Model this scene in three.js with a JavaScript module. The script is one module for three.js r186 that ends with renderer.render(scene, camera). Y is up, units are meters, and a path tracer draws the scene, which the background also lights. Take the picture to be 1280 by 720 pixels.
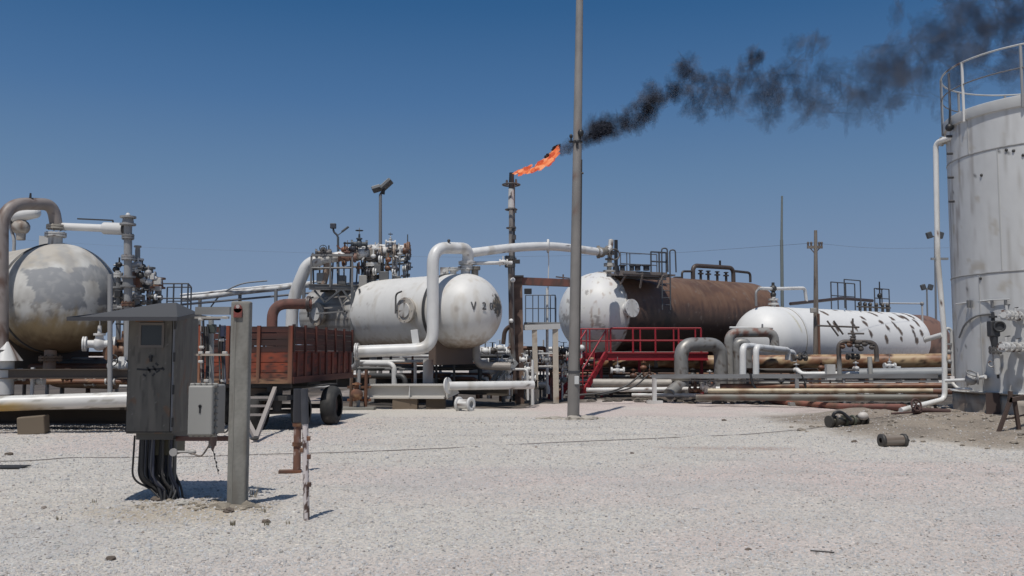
import * as THREE from 'three';
import { mergeGeometries } from 'three/addons/utils/BufferGeometryUtils.js';
import { RoundedBoxGeometry } from 'three/addons/geometries/RoundedBoxGeometry.js';
import { createNoise3D } from 'simplex-noise';

// ------------------------------------------------------------------ camera, sky, sun, exposure
const EYE = 1.6, F = 1108, PITCH = Math.atan(82 / F);
const scene = new THREE.Scene();
const camera = new THREE.PerspectiveCamera(2 * Math.atan(360 / F) * 180 / Math.PI, 16 / 9, 0.1, 6000);
camera.position.set(0, EYE, 0);
camera.rotation.x = PITCH;
const SUN_EL = 65.5 * Math.PI / 180;
const SUN = new THREE.Vector3(-0.30 * Math.cos(SUN_EL), Math.sin(SUN_EL), 0.954 * Math.cos(SUN_EL)).normalize();
{
  const W = 512, H = 256, data = new Float32Array(W * H * 4);
  const stops = [[-90, .23, .22, .21], [-1, .27, .32, .4], [0, .27, .335, .44], [2, .228, .302, .425], [4, .2, .28, .413], [7, .174, .259, .400], [11, .125, .222, .373], [16, .070, .163, .332], [22, .031, .110, .262], [32, .020, .083, .215], [55, .018, .075, .20], [90, .017, .07, .19]];
  for (let j = 0; j < H; j++) {
    const el = ((j + .5) / H - .5) * 180;
    let k = 0; while (k < stops.length - 2 && el > stops[k + 1][0]) k++;
    const a = stops[k], b = stops[k + 1], t = Math.min(1, Math.max(0, (el - a[0]) / (b[0] - a[0])));
    for (let i = 0; i < W; i++) {
      const az = ((i + .5) / W - .5) * 2 * Math.PI, ce = Math.cos(el * Math.PI / 180);
      const c = Math.cos(az) * ce * SUN.x + Math.sin(el * Math.PI / 180) * SUN.y + Math.sin(az) * ce * SUN.z;
      const g = .62 * Math.exp((c - 1) * 5.5) * (el > 25 ? Math.min(1, (el - 25) / 12) : 0) + 1.2 * Math.exp((c - 1) * 90);  // sun glow, made broad and whitish above the view to neutralise blue shade
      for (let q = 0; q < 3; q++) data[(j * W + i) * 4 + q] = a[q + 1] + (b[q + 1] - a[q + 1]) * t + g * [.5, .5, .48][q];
      data[(j * W + i) * 4 + 3] = 1;
    }
  }
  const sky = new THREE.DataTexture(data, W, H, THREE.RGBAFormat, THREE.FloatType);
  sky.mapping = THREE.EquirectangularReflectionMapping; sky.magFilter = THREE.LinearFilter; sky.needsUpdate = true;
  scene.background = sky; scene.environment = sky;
}
const sun = new THREE.DirectionalLight(new THREE.Color(1, .955, .89), 3.3);
sun.position.copy(SUN).multiplyScalar(80).add(new THREE.Vector3(0, 0, -20)); sun.target.position.set(0, 0, -20);
sun.castShadow = true; sun.shadow.mapSize.set(4096, 4096);
Object.assign(sun.shadow.camera, { left: -45, right: 45, top: 45, bottom: -45, near: 1, far: 200 });
scene.add(sun, sun.target);
const renderer = new THREE.WebGLRenderer({ antialias: true });
renderer.toneMapping = THREE.LinearToneMapping; renderer.toneMappingExposure = 1; renderer.shadowMap.enabled = true;

// ------------------------------------------------------------------ helpers
let seed = 12345;
const rnd = () => { seed = (seed * 1664525 + 1013904223) >>> 0; return seed / 4294967296; };
const N3 = createNoise3D(rnd);
const fbm = (x, y, z, o = 3) => { let s = 0, a = .5; for (let i = 0; i < o; i++) { s += a * N3(x, y, z); x *= 2.1; y *= 2.1; z *= 2.1; a *= .5; } return s; };
const clamp = (x, a = 0, b = 1) => Math.min(b, Math.max(a, x));
const ss = (a, b, x) => { const t = clamp((x - a) / (b - a)); return t * t * (3 - 2 * t); };
const mixc = (a, b, t) => [a[0] + (b[0] - a[0]) * t, a[1] + (b[1] - a[1]) * t, a[2] + (b[2] - a[2]) * t];
const V = (x, y, z) => new THREE.Vector3(x, y, z);
const CP = Math.cos(PITCH), SP = Math.sin(PITCH);
// a point of the site from where it stands in the photograph and how many metres in front of the camera it is
function at(px, py, d) { const u = (px - 640) / F, v = -(py - 360) / F, t = d / (CP - v * SP); return V(u * t, EYE + t * (v * CP + SP), -d); }
function ray(px, py) { const u = (px - 640) / F, v = -(py - 360) / F; return V(u, v * CP + SP, v * SP - CP).normalize(); }
function hitSphere(px, py, C, R) { const o = V(0, EYE, 0).sub(C), r = ray(px, py), b = o.dot(r); return r.clone().multiplyScalar(-b - Math.sqrt(Math.max(0, b * b - o.lengthSq() + R * R))).add(V(0, EYE, 0)); }
const TANK = { x: 12.1, z: -19.7, r: 2.07 };
const RUTS = [[17.2, .03, -1.5, 4.5], [18.6, .05, -2.5, 3.2], [22.6, .02, 2.4, 4.4], [20.6, .04, -1.2, 2.8], [13.2, -.05, 2.5, 9], [11.8, -.05, 3.2, 9.5], [15.4, .03, -3, 2]];
function groundY(x, z) {
  const near = ss(45, 30, Math.hypot(x, z + 15));
  const d = Math.hypot(x - TANK.x, z - TANK.z);
  let h = near * (.022 * fbm(x * .35, 0, z * .35) + .008 * N3(x * 1.7, 3, z * 1.7));
  h += .34 * ss(6.6, 2.4, d + .6 * N3(x * .5, 9, z * .5)) + (d < 6.5 ? .035 * fbm(x * 1.3, 5, z * 1.3) * ss(6.5, 4, d) : 0);
  for (const [d0, k, x0, x1] of RUTS) { const q = -z - d0 - k * (x - x0) - .12 * N3(x * .6, d0, 1); if (x > x0 - 1 && x < x1 + 1) h += .022 * Math.exp(-q * q * 14) * ss(x0 - .8, x0 + .5, x) * ss(x1 + .8, x1 - .5, x) * (1 + .8 * N3(x * 1.5, d0, 4)); }
  h += .05 * ss(.9, .15, Math.hypot(x + 3.05, z + 9.4)) ;
  return h;
}
function gp(px, py) { const r = ray(px, py); let t = -EYE / r.y; for (let i = 0; i < 6; i++) { const p = V(0, EYE, 0).addScaledVector(r, t); t = (groundY(p.x, p.z) - EYE) / r.y; } const p = V(0, EYE, 0).addScaledVector(r, t); p.y = groundY(p.x, p.z); return p; }
const onGround = (p) => V(p.x, groundY(p.x, p.z), p.z);

const used = new Map();
function numbered(n) { const k = used.get(n) || 0; used.set(n, k + 1); return k ? n + '_' + String(k).padStart(3, '0') : n; }
const locals = new Set();
function thing(name, label, category, pos, group, local = false) {
  const o = new THREE.Group(); o.name = numbered(name); o.position.copy(pos); scene.add(o);
  o.userData = { label, category }; if (group) o.userData.group = group;
  if (local) locals.add(o);
  return o;
}
const rootOf = (o) => { while (o.parent && o.parent !== scene) o = o.parent; return o; };
function ready(g, colour) {
  if (g.index) g = g.toNonIndexed();
  for (const k of Object.keys(g.attributes)) if (!['position', 'normal', 'uv', 'color'].includes(k)) g.deleteAttribute(k);
  if (!g.attributes.uv) g.setAttribute('uv', new THREE.BufferAttribute(new Float32Array(g.attributes.position.count * 2), 2));
  if (colour) {
    const p = g.attributes.position, n = g.attributes.normal, c = new Float32Array(p.count * 3);
    for (let i = 0; i < p.count; i++) { const k = colour(p.getX(i), p.getY(i), p.getZ(i), n.getX(i), n.getY(i), n.getZ(i)); c[i * 3] = k[0]; c[i * 3 + 1] = k[1]; c[i * 3 + 2] = k[2]; }
    g.setAttribute('color', new THREE.BufferAttribute(c, 3));
  }
  return g;
}
// one named mesh under a thing or part; geometry is given where it stands in the site (or in the thing's own axes)
function part(parent, name, geos, finish, material = M.paint, label) {
  let list = (Array.isArray(geos) ? geos : [geos]).map((g) => ready(g, finish));
  let g = list.length > 1 ? mergeGeometries(list) : list[0];
  const root = rootOf(parent);
  if (!locals.has(root)) g.translate(-root.position.x, -root.position.y, -root.position.z);
  const m = new THREE.Mesh(g, material); m.name = name; m.castShadow = m.receiveShadow = true; parent.add(m);
  if (label) m.userData.label = label;
  return m;
}
// a thing that is one mesh
function single(name, label, category, geos, finish, material, group) {
  let list = (Array.isArray(geos) ? geos : [geos]).map((g) => ready(g, finish));
  const g = list.length > 1 ? mergeGeometries(list) : list[0];
  g.computeBoundingBox(); const b = g.boundingBox, c = V((b.min.x + b.max.x) / 2, b.min.y, (b.min.z + b.max.z) / 2);
  g.translate(-c.x, -c.y, -c.z);
  const m = new THREE.Mesh(g, material || M.paint); m.name = numbered(name); m.position.copy(c); m.castShadow = m.receiveShadow = true;
  m.userData = { label, category }; if (group) m.userData.group = group; scene.add(m); return m;
}
const move = (g, p) => g.translate(p.x, p.y, p.z);
function box(cx, cy, cz, sx, sy, sz, ry = 0, seg = 1) { const g = new THREE.BoxGeometry(sx, sy, sz, seg, seg, seg); if (ry) g.rotateY(ry); return g.translate(cx, cy, cz); }
function prism(cx, cz, w, d, r, y0, y1, rows = 100) { // upright bar with rounded corners and enough vertices to carry wear
  const out = []; for (const [sx, sz, a0] of [[1, 1, 0], [-1, 1, 1], [-1, -1, 2], [1, -1, 3]]) { for (let i = 0; i <= 4; i++) { const a = (a0 + i / 4) * Math.PI / 2; out.push([sx * (w / 2 - r) + r * Math.cos(a), sz * (d / 2 - r) + r * Math.sin(a)]); } }
  const ol = []; out.forEach((p, i) => { const q = out[(i + 1) % out.length], n = Math.max(1, Math.round(Math.hypot(q[0] - p[0], q[1] - p[1]) / .02)); for (let k = 0; k < n; k++) ol.push([p[0] + (q[0] - p[0]) * k / n, p[1] + (q[1] - p[1]) * k / n]); });
  const n = ol.length, pos = [], idx = []; const ring = (y, s) => ol.forEach(([x, z]) => pos.push(cx + x * s, y, cz + z * s));
  for (let j = 0; j <= rows; j++) ring(y0 + (y1 - .012 - y0) * j / rows, 1); ring(y1, .9); ring(y1, .0);
  for (let j = 0; j < rows + 2; j++) for (let i = 0; i < n; i++) { const a = j * n + i, b = j * n + (i + 1) % n; idx.push(a, a + n, b, b, a + n, b + n); }
  const g = new THREE.BufferGeometry(); g.setAttribute('position', new THREE.Float32BufferAttribute(pos, 3)); g.setIndex(idx); g.computeVertexNormals(); return g;
}
function rbox(cx, cy, cz, sx, sy, sz, r = .01, seg = 1) { return new RoundedBoxGeometry(sx, sy, sz, seg, r).translate(cx, cy, cz); }
function alignY(g, p0, p1) { const d = p1.clone().sub(p0), q = new THREE.Quaternion().setFromUnitVectors(V(0, 1, 0), d.clone().normalize()); return g.applyQuaternion(q).translate((p0.x + p1.x) / 2, (p0.y + p1.y) / 2, (p0.z + p1.z) / 2); }
function cyl(p0, p1, r0, r1 = r0, seg = 12, hs = 1, open = false) { return alignY(new THREE.CylinderGeometry(r1, r0, p0.distanceTo(p1), seg, hs, open), p0, p1); }
function bar(p0, p1, w, h = w, hs = 1) { // rectangular bar, h kept upright
  const d = p1.clone().sub(p0), L = d.length(); d.normalize();
  const up = Math.abs(d.y) > .95 ? V(0, 0, 1) : V(0, 1, 0), s = d.clone().cross(up).normalize(), u = s.clone().cross(d).normalize();
  const g = new THREE.BoxGeometry(w, h, L, 1, 1, hs);
  g.applyMatrix4(new THREE.Matrix4().makeBasis(s, u, d.clone().negate())); return g.translate((p0.x + p1.x) / 2, (p0.y + p1.y) / 2, (p0.z + p1.z) / 2);
}
function ibeam(p0, p1, h, w, t = .02) { const up = V(0, 1, 0); const o = (y) => V(0, y, 0); return [bar(p0, p1, t, h - 2 * t), bar(p0.clone().add(o(h / 2 - t / 2)), p1.clone().add(o(h / 2 - t / 2)), w, t), bar(p0.clone().add(o(-h / 2 + t / 2)), p1.clone().add(o(-h / 2 + t / 2)), w, t)]; }
function tube(pts, r, o = {}) {
  const { bend = r * 3, seg = 14, step = .3, cap = true, wob = 0 } = o; const path = [];
  const push = (a) => { if (!path.length || path[path.length - 1].distanceTo(a) > 1e-4) path.push(a); };
  let prev = pts[0];
  const line = (a, b) => { const n = Math.max(1, Math.ceil(a.distanceTo(b) / step)); for (let i = 0; i <= n; i++) push(a.clone().lerp(b, i / n)); };
  for (let i = 1; i < pts.length - 1; i++) {
    const P = pts[i], a = pts[i - 1].clone().sub(P), b = pts[i + 1].clone().sub(P), k = Math.min(bend, a.length() * .48, b.length() * .48);
    const A = P.clone().addScaledVector(a.normalize(), k), B = P.clone().addScaledVector(b.normalize(), k);
    line(prev, A);
    for (let j = 1; j <= 9; j++) { const t = j / 9; push(A.clone().multiplyScalar((1 - t) * (1 - t)).addScaledVector(P, 2 * t * (1 - t)).addScaledVector(B, t * t)); }
    prev = B;
  }
  line(prev, pts[pts.length - 1]);
  if (wob) path.forEach((p) => { p.y += wob * N3(p.x * .6, 1, p.z * .6); p.x += wob * N3(p.x * .6, 7, p.z * .6); });
  const n = path.length, pos = [], nor = [], idx = [];
  let T = path[1].clone().sub(path[0]).normalize(), U = (Math.abs(T.y) > .9 ? V(1, 0, 0) : V(0, 1, 0)).cross(T).normalize();
  for (let i = 0; i < n; i++) {
    const t = (i === 0 ? path[1].clone().sub(path[0]) : i === n - 1 ? path[n - 1].clone().sub(path[n - 2]) : path[i + 1].clone().sub(path[i - 1])).normalize();
    U.sub(t.clone().multiplyScalar(U.dot(t))).normalize(); const W = t.clone().cross(U);
    const rr = typeof r === 'function' ? r(i / (n - 1)) : r;
    for (let j = 0; j < seg; j++) { const a = j / seg * 2 * Math.PI, q = U.clone().multiplyScalar(Math.cos(a)).addScaledVector(W, Math.sin(a)); pos.push(path[i].x + q.x * rr, path[i].y + q.y * rr, path[i].z + q.z * rr); nor.push(q.x, q.y, q.z); }
  }
  for (let i = 0; i < n - 1; i++) for (let j = 0; j < seg; j++) { const a = i * seg + j, b = i * seg + (j + 1) % seg; idx.push(a, b, a + seg, b, b + seg, a + seg); }
  if (cap) for (const [i, s] of [[0, -1], [n - 1, 1]]) {
    const t = path[i].clone().sub(path[i === 0 ? 1 : n - 2]).normalize(), c = pos.length / 3; pos.push(path[i].x, path[i].y, path[i].z); nor.push(t.x, t.y, t.z);
    for (let j = 0; j < seg; j++) { const k = (i * seg + j) * 3; pos.push(pos[k], pos[k + 1], pos[k + 2]); nor.push(t.x, t.y, t.z); }
    for (let j = 0; j < seg; j++) s > 0 ? idx.push(c, c + 1 + j, c + 1 + (j + 1) % seg) : idx.push(c, c + 1 + (j + 1) % seg, c + 1 + j);
  }
  const g = new THREE.BufferGeometry(); g.setAttribute('position', new THREE.Float32BufferAttribute(pos, 3)); g.setAttribute('normal', new THREE.Float32BufferAttribute(nor, 3)); g.setIndex(idx); return g;
}
function lathe(profile, origin, axis, seg = 48) { const g = new THREE.LatheGeometry(profile.map(([r, t]) => new THREE.Vector2(r, t)), seg); return g.applyQuaternion(new THREE.Quaternion().setFromUnitVectors(V(0, 1, 0), axis.clone().normalize())).translate(origin.x, origin.y, origin.z); }
function ring(c, axis, R, r, seg = 24, rs = 8) { return move(new THREE.TorusGeometry(R, r, rs, seg).applyQuaternion(new THREE.Quaternion().setFromUnitVectors(V(0, 0, 1), axis.clone().normalize())), c); }
function disc(c, axis, R, t, seg = 18) { const a = axis.clone().normalize().multiplyScalar(t / 2); return cyl(c.clone().sub(a), c.clone().add(a), R, R, seg); }
function ball(c, r, sx = 1, sy = 1, sz = 1, seg = 12) { return new THREE.SphereGeometry(r, seg, Math.max(6, seg * .6 | 0)).scale(sx, sy, sz).translate(c.x, c.y, c.z); }
function rock(c, r, sx = 1, sy = .6, sz = 1, k = 0) { const g = new THREE.IcosahedronGeometry(r, 2), p = g.attributes.position; for (let i = 0; i < p.count; i++) { const s = 1 + .35 * N3(p.getX(i) / r + k, p.getY(i) / r, p.getZ(i) / r); p.setXYZ(i, p.getX(i) * s * sx, p.getY(i) * s * sy, p.getZ(i) * s * sz); } g.computeVertexNormals(); return move(g, c); }

// ------------------------------------------------------------------ materials: one per kind of surface, its colour laid on by weathering that is fixed to the thing
function grain(n, size, fn) { const d = new Uint8Array(n * n * 4); for (let j = 0; j < n; j++) for (let i = 0; i < n; i++) { const v = clamp(fn(i, j), 0, 1) * 255; d.set([v, v, v, 255], (j * n + i) * 4); } const t = new THREE.DataTexture(d, n, n); t.wrapS = t.wrapT = THREE.RepeatWrapping; t.magFilter = THREE.LinearFilter; t.needsUpdate = true; t.repeat.set(1 / size, 1 / size); return t; }
const mat = (rough, metal = 0, more = {}) => new THREE.MeshStandardMaterial({ color: 0xffffff, vertexColors: true, roughness: rough, metalness: metal, ...more });
const M = { paint: mat(.5), gloss: mat(.38), rust: mat(.92), steel: mat(.45, .35), concrete: mat(.95), rubber: mat(.85), cable: mat(.55) };
const RUST = [.13, .055, .03], DRUST = [.055, .032, .024], TAN = [.33, .22, .12];
const flat = (r, g, b, v = .12, s = 5) => (x, y, z) => { const k = 1 + v * fbm(x * s, y * s, z * s); return [r * k, g * k, b * k]; };
// white paint gone chalky: grime, scuffs, rust breaking through
const white = (rust = .15, tone = .6, s = 2.4) => (x, y, z) => {
  const a = fbm(x * s, y * s * .6, z * s), b = fbm(x * s * 3.3 + 9, y * s * 2, z * s * 3.3, 2), k = tone * (1 + .13 * a + .06 * b);
  let c = [k, k * .992, k * .965];
  c = mixc(c, [.34, .30, .24], .5 * ss(.15, .6, fbm(x * s * .8 + 4, y * .35, z * s * .8)));
  return mixc(c, mixc(RUST, DRUST, ss(-.2, .3, b)), ss(.62 - rust, .72 - rust, fbm(x * s * 1.7 + 31, y * s * 1.7, z * s * 1.7) + .25 * b));
};
const rusty = (t = 1, s = 2) => (x, y, z) => { const a = fbm(x * s, y * s, z * s), b = fbm(x * s * 4, y * s * 4 + 5, z * s * 4, 2); let c = mixc(DRUST, RUST, ss(-.4, .4, a)); c = mixc(c, TAN, .45 * ss(.1, .5, b)); return [c[0] * t, c[1] * t, c[2] * t]; };
const grey = (k = .22, warm = .0, s = 3) => (x, y, z) => { const a = fbm(x * s, y * s * .5, z * s), b = fbm(x * s * 5, y * s * 5, z * s * 5, 2); const v = k * (1 + .28 * a + .14 * b); return mixc([v * (1 + warm), v, v * (1 - warm)], RUST, .55 * ss(.35, .55, fbm(x * s * 1.3 + 17, y * s * 1.3, z * s * 1.3))); };
const red = (x, y, z) => { const a = fbm(x * 4, y * 4, z * 4), b = fbm(x * 14, y * 14, z * 14, 2); return mixc([.31 * (1 + .2 * a), .018, .028], [.14, .04, .03], .6 * ss(.15, .45, a + .4 * b)); };
const dark = flat(.045, .043, .042, .4, 4), black = flat(.022, .022, .024, .3, 6);
const lag = (x, y, z) => { const a = fbm(x * 3, y * 3, z * 3), b = fbm(x * 9, y * 9, z * 9, 2); return mixc([.30 * (1 + .3 * a), .29 * (1 + .3 * a), .27 * (1 + .3 * a)], [.12, .09, .07], ss(.12, .5, a + .5 * b)); };
const tanpipe = (x, y, z) => { const a = fbm(x * 1.1, y * 2, z * 1.1), b = fbm(x * 4, y * 5, z * 4, 2); let c = mixc([.42, .30, .17], [.22, .10, .05], ss(-.2, .25, a + .5 * b)); return mixc(c, [.05, .03, .018], ss(.18, .45, .35 * b +  fbm(x * 1.6 + 8, y * 3, z * 1.6))); };
const concrete = (x, y, z) => { const a = fbm(x * 3, y * 2, z * 3), b = fbm(x * 22, y * 22, z * 22, 2); const v = .215 * (1 + .22 * a + .2 * b); return mixc([v * 1.02, v * .985, v * .88], [.13, .115, .095], .5 * ss(.2, .5, fbm(x * 6, y * .9, z * 6))); };

// ------------------------------------------------------------------ ground
function inner(a, b, step) { const o = []; for (let v = a; v <= b + 1e-6; v += step) o.push(v); return o; }
{
  const xs = [-3000, -1200, -500, -220, -110, -70, -48, -36, -28, ...inner(-22, 22, .16), 28, 36, 48, 70, 110, 220, 500, 1200, 3000];
  const zs = [60, 30, 15, 6, 0, -2, ...inner(4, 36, .16).map((v) => -v), -40, -46, -54, -66, -90, -140, -260, -600, -1400, -3000];
  const nx = xs.length, nz = zs.length, pos = new Float32Array(nx * nz * 3), col = new Float32Array(nx * nz * 3), uv = new Float32Array(nx * nz * 2), idx = [];
  for (let j = 0; j < nz; j++) for (let i = 0; i < nx; i++) {
    const x = xs[i], z = zs[j], k = j * nx + i; pos.set([x, groundY(x, z), z], k * 3); uv.set([x / 7, z / 7], k * 2);
    const d = -z, n1 = fbm(x * .12, 2, z * .16), n2 = fbm(x * .55, 8, z * .7), n3 = N3(x * .06 + 5, 1, z * .06);
    let c = [.735, .70, .645];
    c = mixc(c, [.74, .645, .61], ss(-.25, .45, n1 + .5 * n3 + (d > 11 ? .12 : -.1)));         // pinkish fines between the grey stone
    c = mixc(c, [.58, .575, .565], .6 * ss(.05, .5, fbm(x * .22 + 3, 4, z * .3)) * ss(16, 9, d));
    const w = 1 + .07 * n2; c = [c[0] * w, c[1] * w, c[2] * w];
    const td = Math.hypot(x - TANK.x, z - TANK.z) + 1.1 * fbm(x * .45, 3, z * .45) + .5 * fbm(x * 2, 3, z * 2);
    c = mixc(c, mixc([.33, .275, .215], [.22, .18, .14], ss(-.3, .4, n2)), .85 * ss(6.9, 5.2, td));    // bare brown soil round the tank
    const pd = Math.hypot(x + 3.3, (z + 9.15) * 1.5); c = mixc(c, [.50, .43, .33], .75 * ss(1.25, .5, pd + .5 * fbm(x * 3, 1, z * 3)));   // sandy dig round the post
    const oilAndShade = Math.max(ss(0, .5, d - (30.9 - .8 * Math.max(0, x - 4.5) + .5 * fbm(x * .5, 6, z * .5)) ) * ss(.6, 1.6, x) * ss(24, 14, x), ss(0, .6, d - 25.9 - .4 * n2 - 2.6 * ss(.2, 1, x)) * ss(-8, -5.5, x) * ss(3.2, 2.2, x), ss(0, .5, d - 18.2 - .3 * n2) * ss(-6.6, -7.6, x));  // oily soil along the pipe way; under both skids mostly painted shade
    c = mixc(c, mixc([.13, .105, .085], [.055, .046, .038], ss(-.2, .3, n2 + .5 * fbm(x * 2, 2, z * 2))), .93 * oilAndShade * ss(75, 50, d));
    for (const [d0, k, x0, x1] of RUTS) { const q = d - d0 - .28 - k * (x - x0) - .12 * N3(x * .6, d0, 1); c = mixc(c, [.50, .46, .42], .42 * Math.exp(-q * q * 9) * ss(x0 - .8, x0 + .5, x) * ss(x1 + .8, x1 - .5, x) * ss(-.5, .4, N3(x * 1.2, d0, 8))); }
    c = mixc(c, [.44, .32, .275], .62 * ss(.75, .2, Math.hypot((x - 3.9) / 2.2, (d - 15.2) / .7) + .3 * n2));
    col.set(c, k * 3);
  }
  for (let j = 0; j < nz - 1; j++) for (let i = 0; i < nx - 1; i++) { const a = j * nx + i; idx.push(a, a + 1, a + nx, a + 1, a + nx + 1, a + nx); }
  const g = new THREE.BufferGeometry(); g.setAttribute('position', new THREE.BufferAttribute(pos, 3)); g.setAttribute('color', new THREE.BufferAttribute(col, 3)); g.setAttribute('uv', new THREE.BufferAttribute(uv, 2)); g.setIndex(idx); g.computeVertexNormals();
  const S = 2048, cv = document.createElement('canvas'), hv = document.createElement('canvas'); cv.width = cv.height = hv.width = hv.height = S; const c2 = cv.getContext('2d'), h2 = hv.getContext('2d');
  c2.fillStyle = '#d9d6d3'; c2.fillRect(0, 0, S, S); h2.fillStyle = '#606060'; h2.fillRect(0, 0, S, S);
  for (let k = 0; k < 70000; k++) {
    const r = 1.2 + 5.2 * Math.pow(rnd(), 2.8), x = rnd() * S, y = rnd() * S, q = rnd(), e = .6 + .4 * rnd(), a = rnd() * 3.2;
    const v = q < .05 ? 112 + 50 * rnd() : q < .32 ? 172 + 30 * rnd() : 202 + 48 * rnd(), w = (rnd() - .5) * 12, hh = 90 + 150 * rnd() | 0;
    c2.fillStyle = `rgb(${v + w | 0},${v | 0},${v - w * .7 - 3 | 0})`; h2.fillStyle = `rgb(${hh},${hh},${hh})`;
    for (const dx of [0, -S, S]) for (const dy of [0, -S, S]) if (x + dx > -6 && x + dx < S + 6 && y + dy > -6 && y + dy < S + 6) { c2.beginPath(); c2.ellipse(x + dx, y + dy, r, r * e, a, 0, 7); c2.fill(); h2.beginPath(); h2.ellipse(x + dx, y + dy, r, r * e, a, 0, 7); h2.fill(); }
  }
  const tex = new THREE.CanvasTexture(cv), bmp = new THREE.CanvasTexture(hv); tex.colorSpace = THREE.SRGBColorSpace; for (const t of [tex, bmp]) { t.wrapS = t.wrapT = THREE.RepeatWrapping; }
  const ground = new THREE.Mesh(g, new THREE.MeshStandardMaterial({ vertexColors: true, map: tex, bumpMap: bmp, bumpScale: .01, roughness: .96 }));
  ground.name = 'ground'; ground.receiveShadow = true; ground.userData = { kind: 'structure', label: 'pale grey and pinkish gravel yard with bare brown soil by the tank' }; scene.add(ground);

  // loose stones: too many to count
  const sg = new THREE.IcosahedronGeometry(1, 0), sp = sg.attributes.position; for (let i = 0; i < sp.count; i++) sp.setXYZ(i, sp.getX(i) * 1.1, sp.getY(i) * .62, sp.getZ(i) * .9);
  sg.computeVertexNormals();
  const COUNT = 170000, im = new THREE.InstancedMesh(sg, new THREE.MeshStandardMaterial({ roughness: .95 }), COUNT), m4 = new THREE.Matrix4(), q4 = new THREE.Quaternion(), cc = new THREE.Color();
  for (let k = 0; k < COUNT; k++) {
    const d = 5.6 + 17 * Math.pow(rnd(), 1.7), x = (rnd() * 2 - 1) * (d * .6 + .4), r = (.0045 + .011 * Math.pow(rnd(), 3)) * (rnd() < .003 ? 2.4 : 1) * (.75 + d * .035); if (Math.hypot(x - TANK.x, d + TANK.z) < 6.2 && rnd() < .8) { m4.makeScale(0, 0, 0); im.setMatrixAt(k, m4); im.setColorAt(k, cc.setRGB(.3, .3, .3)); continue; }
    q4.setFromEuler(new THREE.Euler(rnd() * .7, rnd() * 6.3, rnd() * .7));
    m4.compose(V(x, groundY(x, -d) + r * .1, -d), q4, V(r, r, r)); im.setMatrixAt(k, m4);
    const q = rnd(), v = q < .07 ? .17 + .14 * rnd() : .36 + .13 * rnd(), w = (rnd() - .12) * .045; im.setColorAt(k, cc.setRGB(v + w, v, v - w * .8));
  }
  im.name = 'gravel'; im.castShadow = im.receiveShadow = true; im.userData = { kind: 'stuff', label: 'loose pale gravel stones lying all over the yard', category: 'gravel' }; scene.add(im);
}

// ------------------------------------------------------------------ builders shared by the plant
const AX1 = V(-.77, 0, -.64).normalize(), AX2 = V(.81, 0, -.585).normalize();
function vesselBody(root, C, ax, R, L, paint, { k = 1, rows = .05, seg = 180, mat2 = M.paint, farK = k } = {}) {
  const prof = [], nh = 44;
  for (let i = 0; i <= nh; i++) { const a = i / nh * Math.PI / 2; prof.push([Math.max(.0005, R * Math.sin(a)), -k * R * Math.cos(a)]); }
  for (let t = rows; t < L; t += rows) prof.push([R, t]);
  for (let i = 0; i <= 30; i++) { const a = i / 30 * Math.PI / 2; prof.push([Math.max(.0005, R * Math.cos(a)), L + farK * R * Math.sin(a)]); }
  return part(root, 'shell', lathe(prof, C, ax, seg), (x, y, z) => { const dx = x - C.x, dz = z - C.z; return paint(dx * ax.x + dz * ax.z, (y - C.y) / R, (dx * ax.z - dz * ax.x) / R, x, y, z); }, mat2);
}
const band = (C, ax, R, t, w = .08, th = .03) => lathe([[R - .01, -w / 2], [R + th, -w / 2], [R + th, w / 2], [R - .01, w / 2]], C.clone().addScaledVector(ax, t), ax, 96);
// a flanged gate valve with a handwheel, its pipe along the local x axis
function valve(label, pos, s, yaw, fin, { wheel = 'top', category = 'valve', name = 'gate_valve', wheelFin = black, group } = {}) {
  const t = thing(name, label, category, pos, group, true); t.rotation.y = yaw;
  const b = (g) => g.scale(s, s, s);
  part(t, 'body', [b(ball(V(0, 0, 0), .15, 1, 1.05, .85, 16)), b(cyl(V(-.3, 0, 0), V(.3, 0, 0), .09, .09, 14)), b(cyl(V(0, 0, 0), V(0, .24, 0), .1, .085, 12))], fin);
  for (const x of [-.28, .28]) part(t, 'flange', [b(disc(V(x, 0, 0), V(1, 0, 0), .17, .04)), b(disc(V(x * 1.17, 0, 0), V(1, 0, 0), .17, .035)), ...[0, 1, 2, 3, 4, 5].map((q) => b(cyl(V(x * 1.25, .135 * Math.cos(q), .135 * Math.sin(q)), V(x * .9, .135 * Math.cos(q), .135 * Math.sin(q)), .013, .013, 6)))], fin);
  const up = wheel === 'top' ? V(0, 1, 0) : V(0, .12, 1).normalize(), o = wheel === 'top' ? V(0, .22, 0) : V(0, .1, .08);
  part(t, 'bonnet', [b(disc(o, up, .13, .05)), b(cyl(o, o.clone().addScaledVector(up, .2), .05, .04, 10))], fin);
  part(t, 'stem', b(cyl(o.clone().addScaledVector(up, .1), o.clone().addScaledVector(up, .46), .016, .016, 8)), grey(.25));
  const wc = o.clone().addScaledVector(up, .34), side = V(1, 0, 0), oth = up.clone().cross(side);
  part(t, 'handwheel', [b(ring(wc, up, .15, .016, 24, 6)), b(cyl(wc.clone().addScaledVector(side, -.15), wc.clone().addScaledVector(side, .15), .011, .011, 6)), b(cyl(wc.clone().addScaledVector(oth, -.15), wc.clone().addScaledVector(oth, .15), .011, .011, 6))], wheelFin);
  return t;
}
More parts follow.
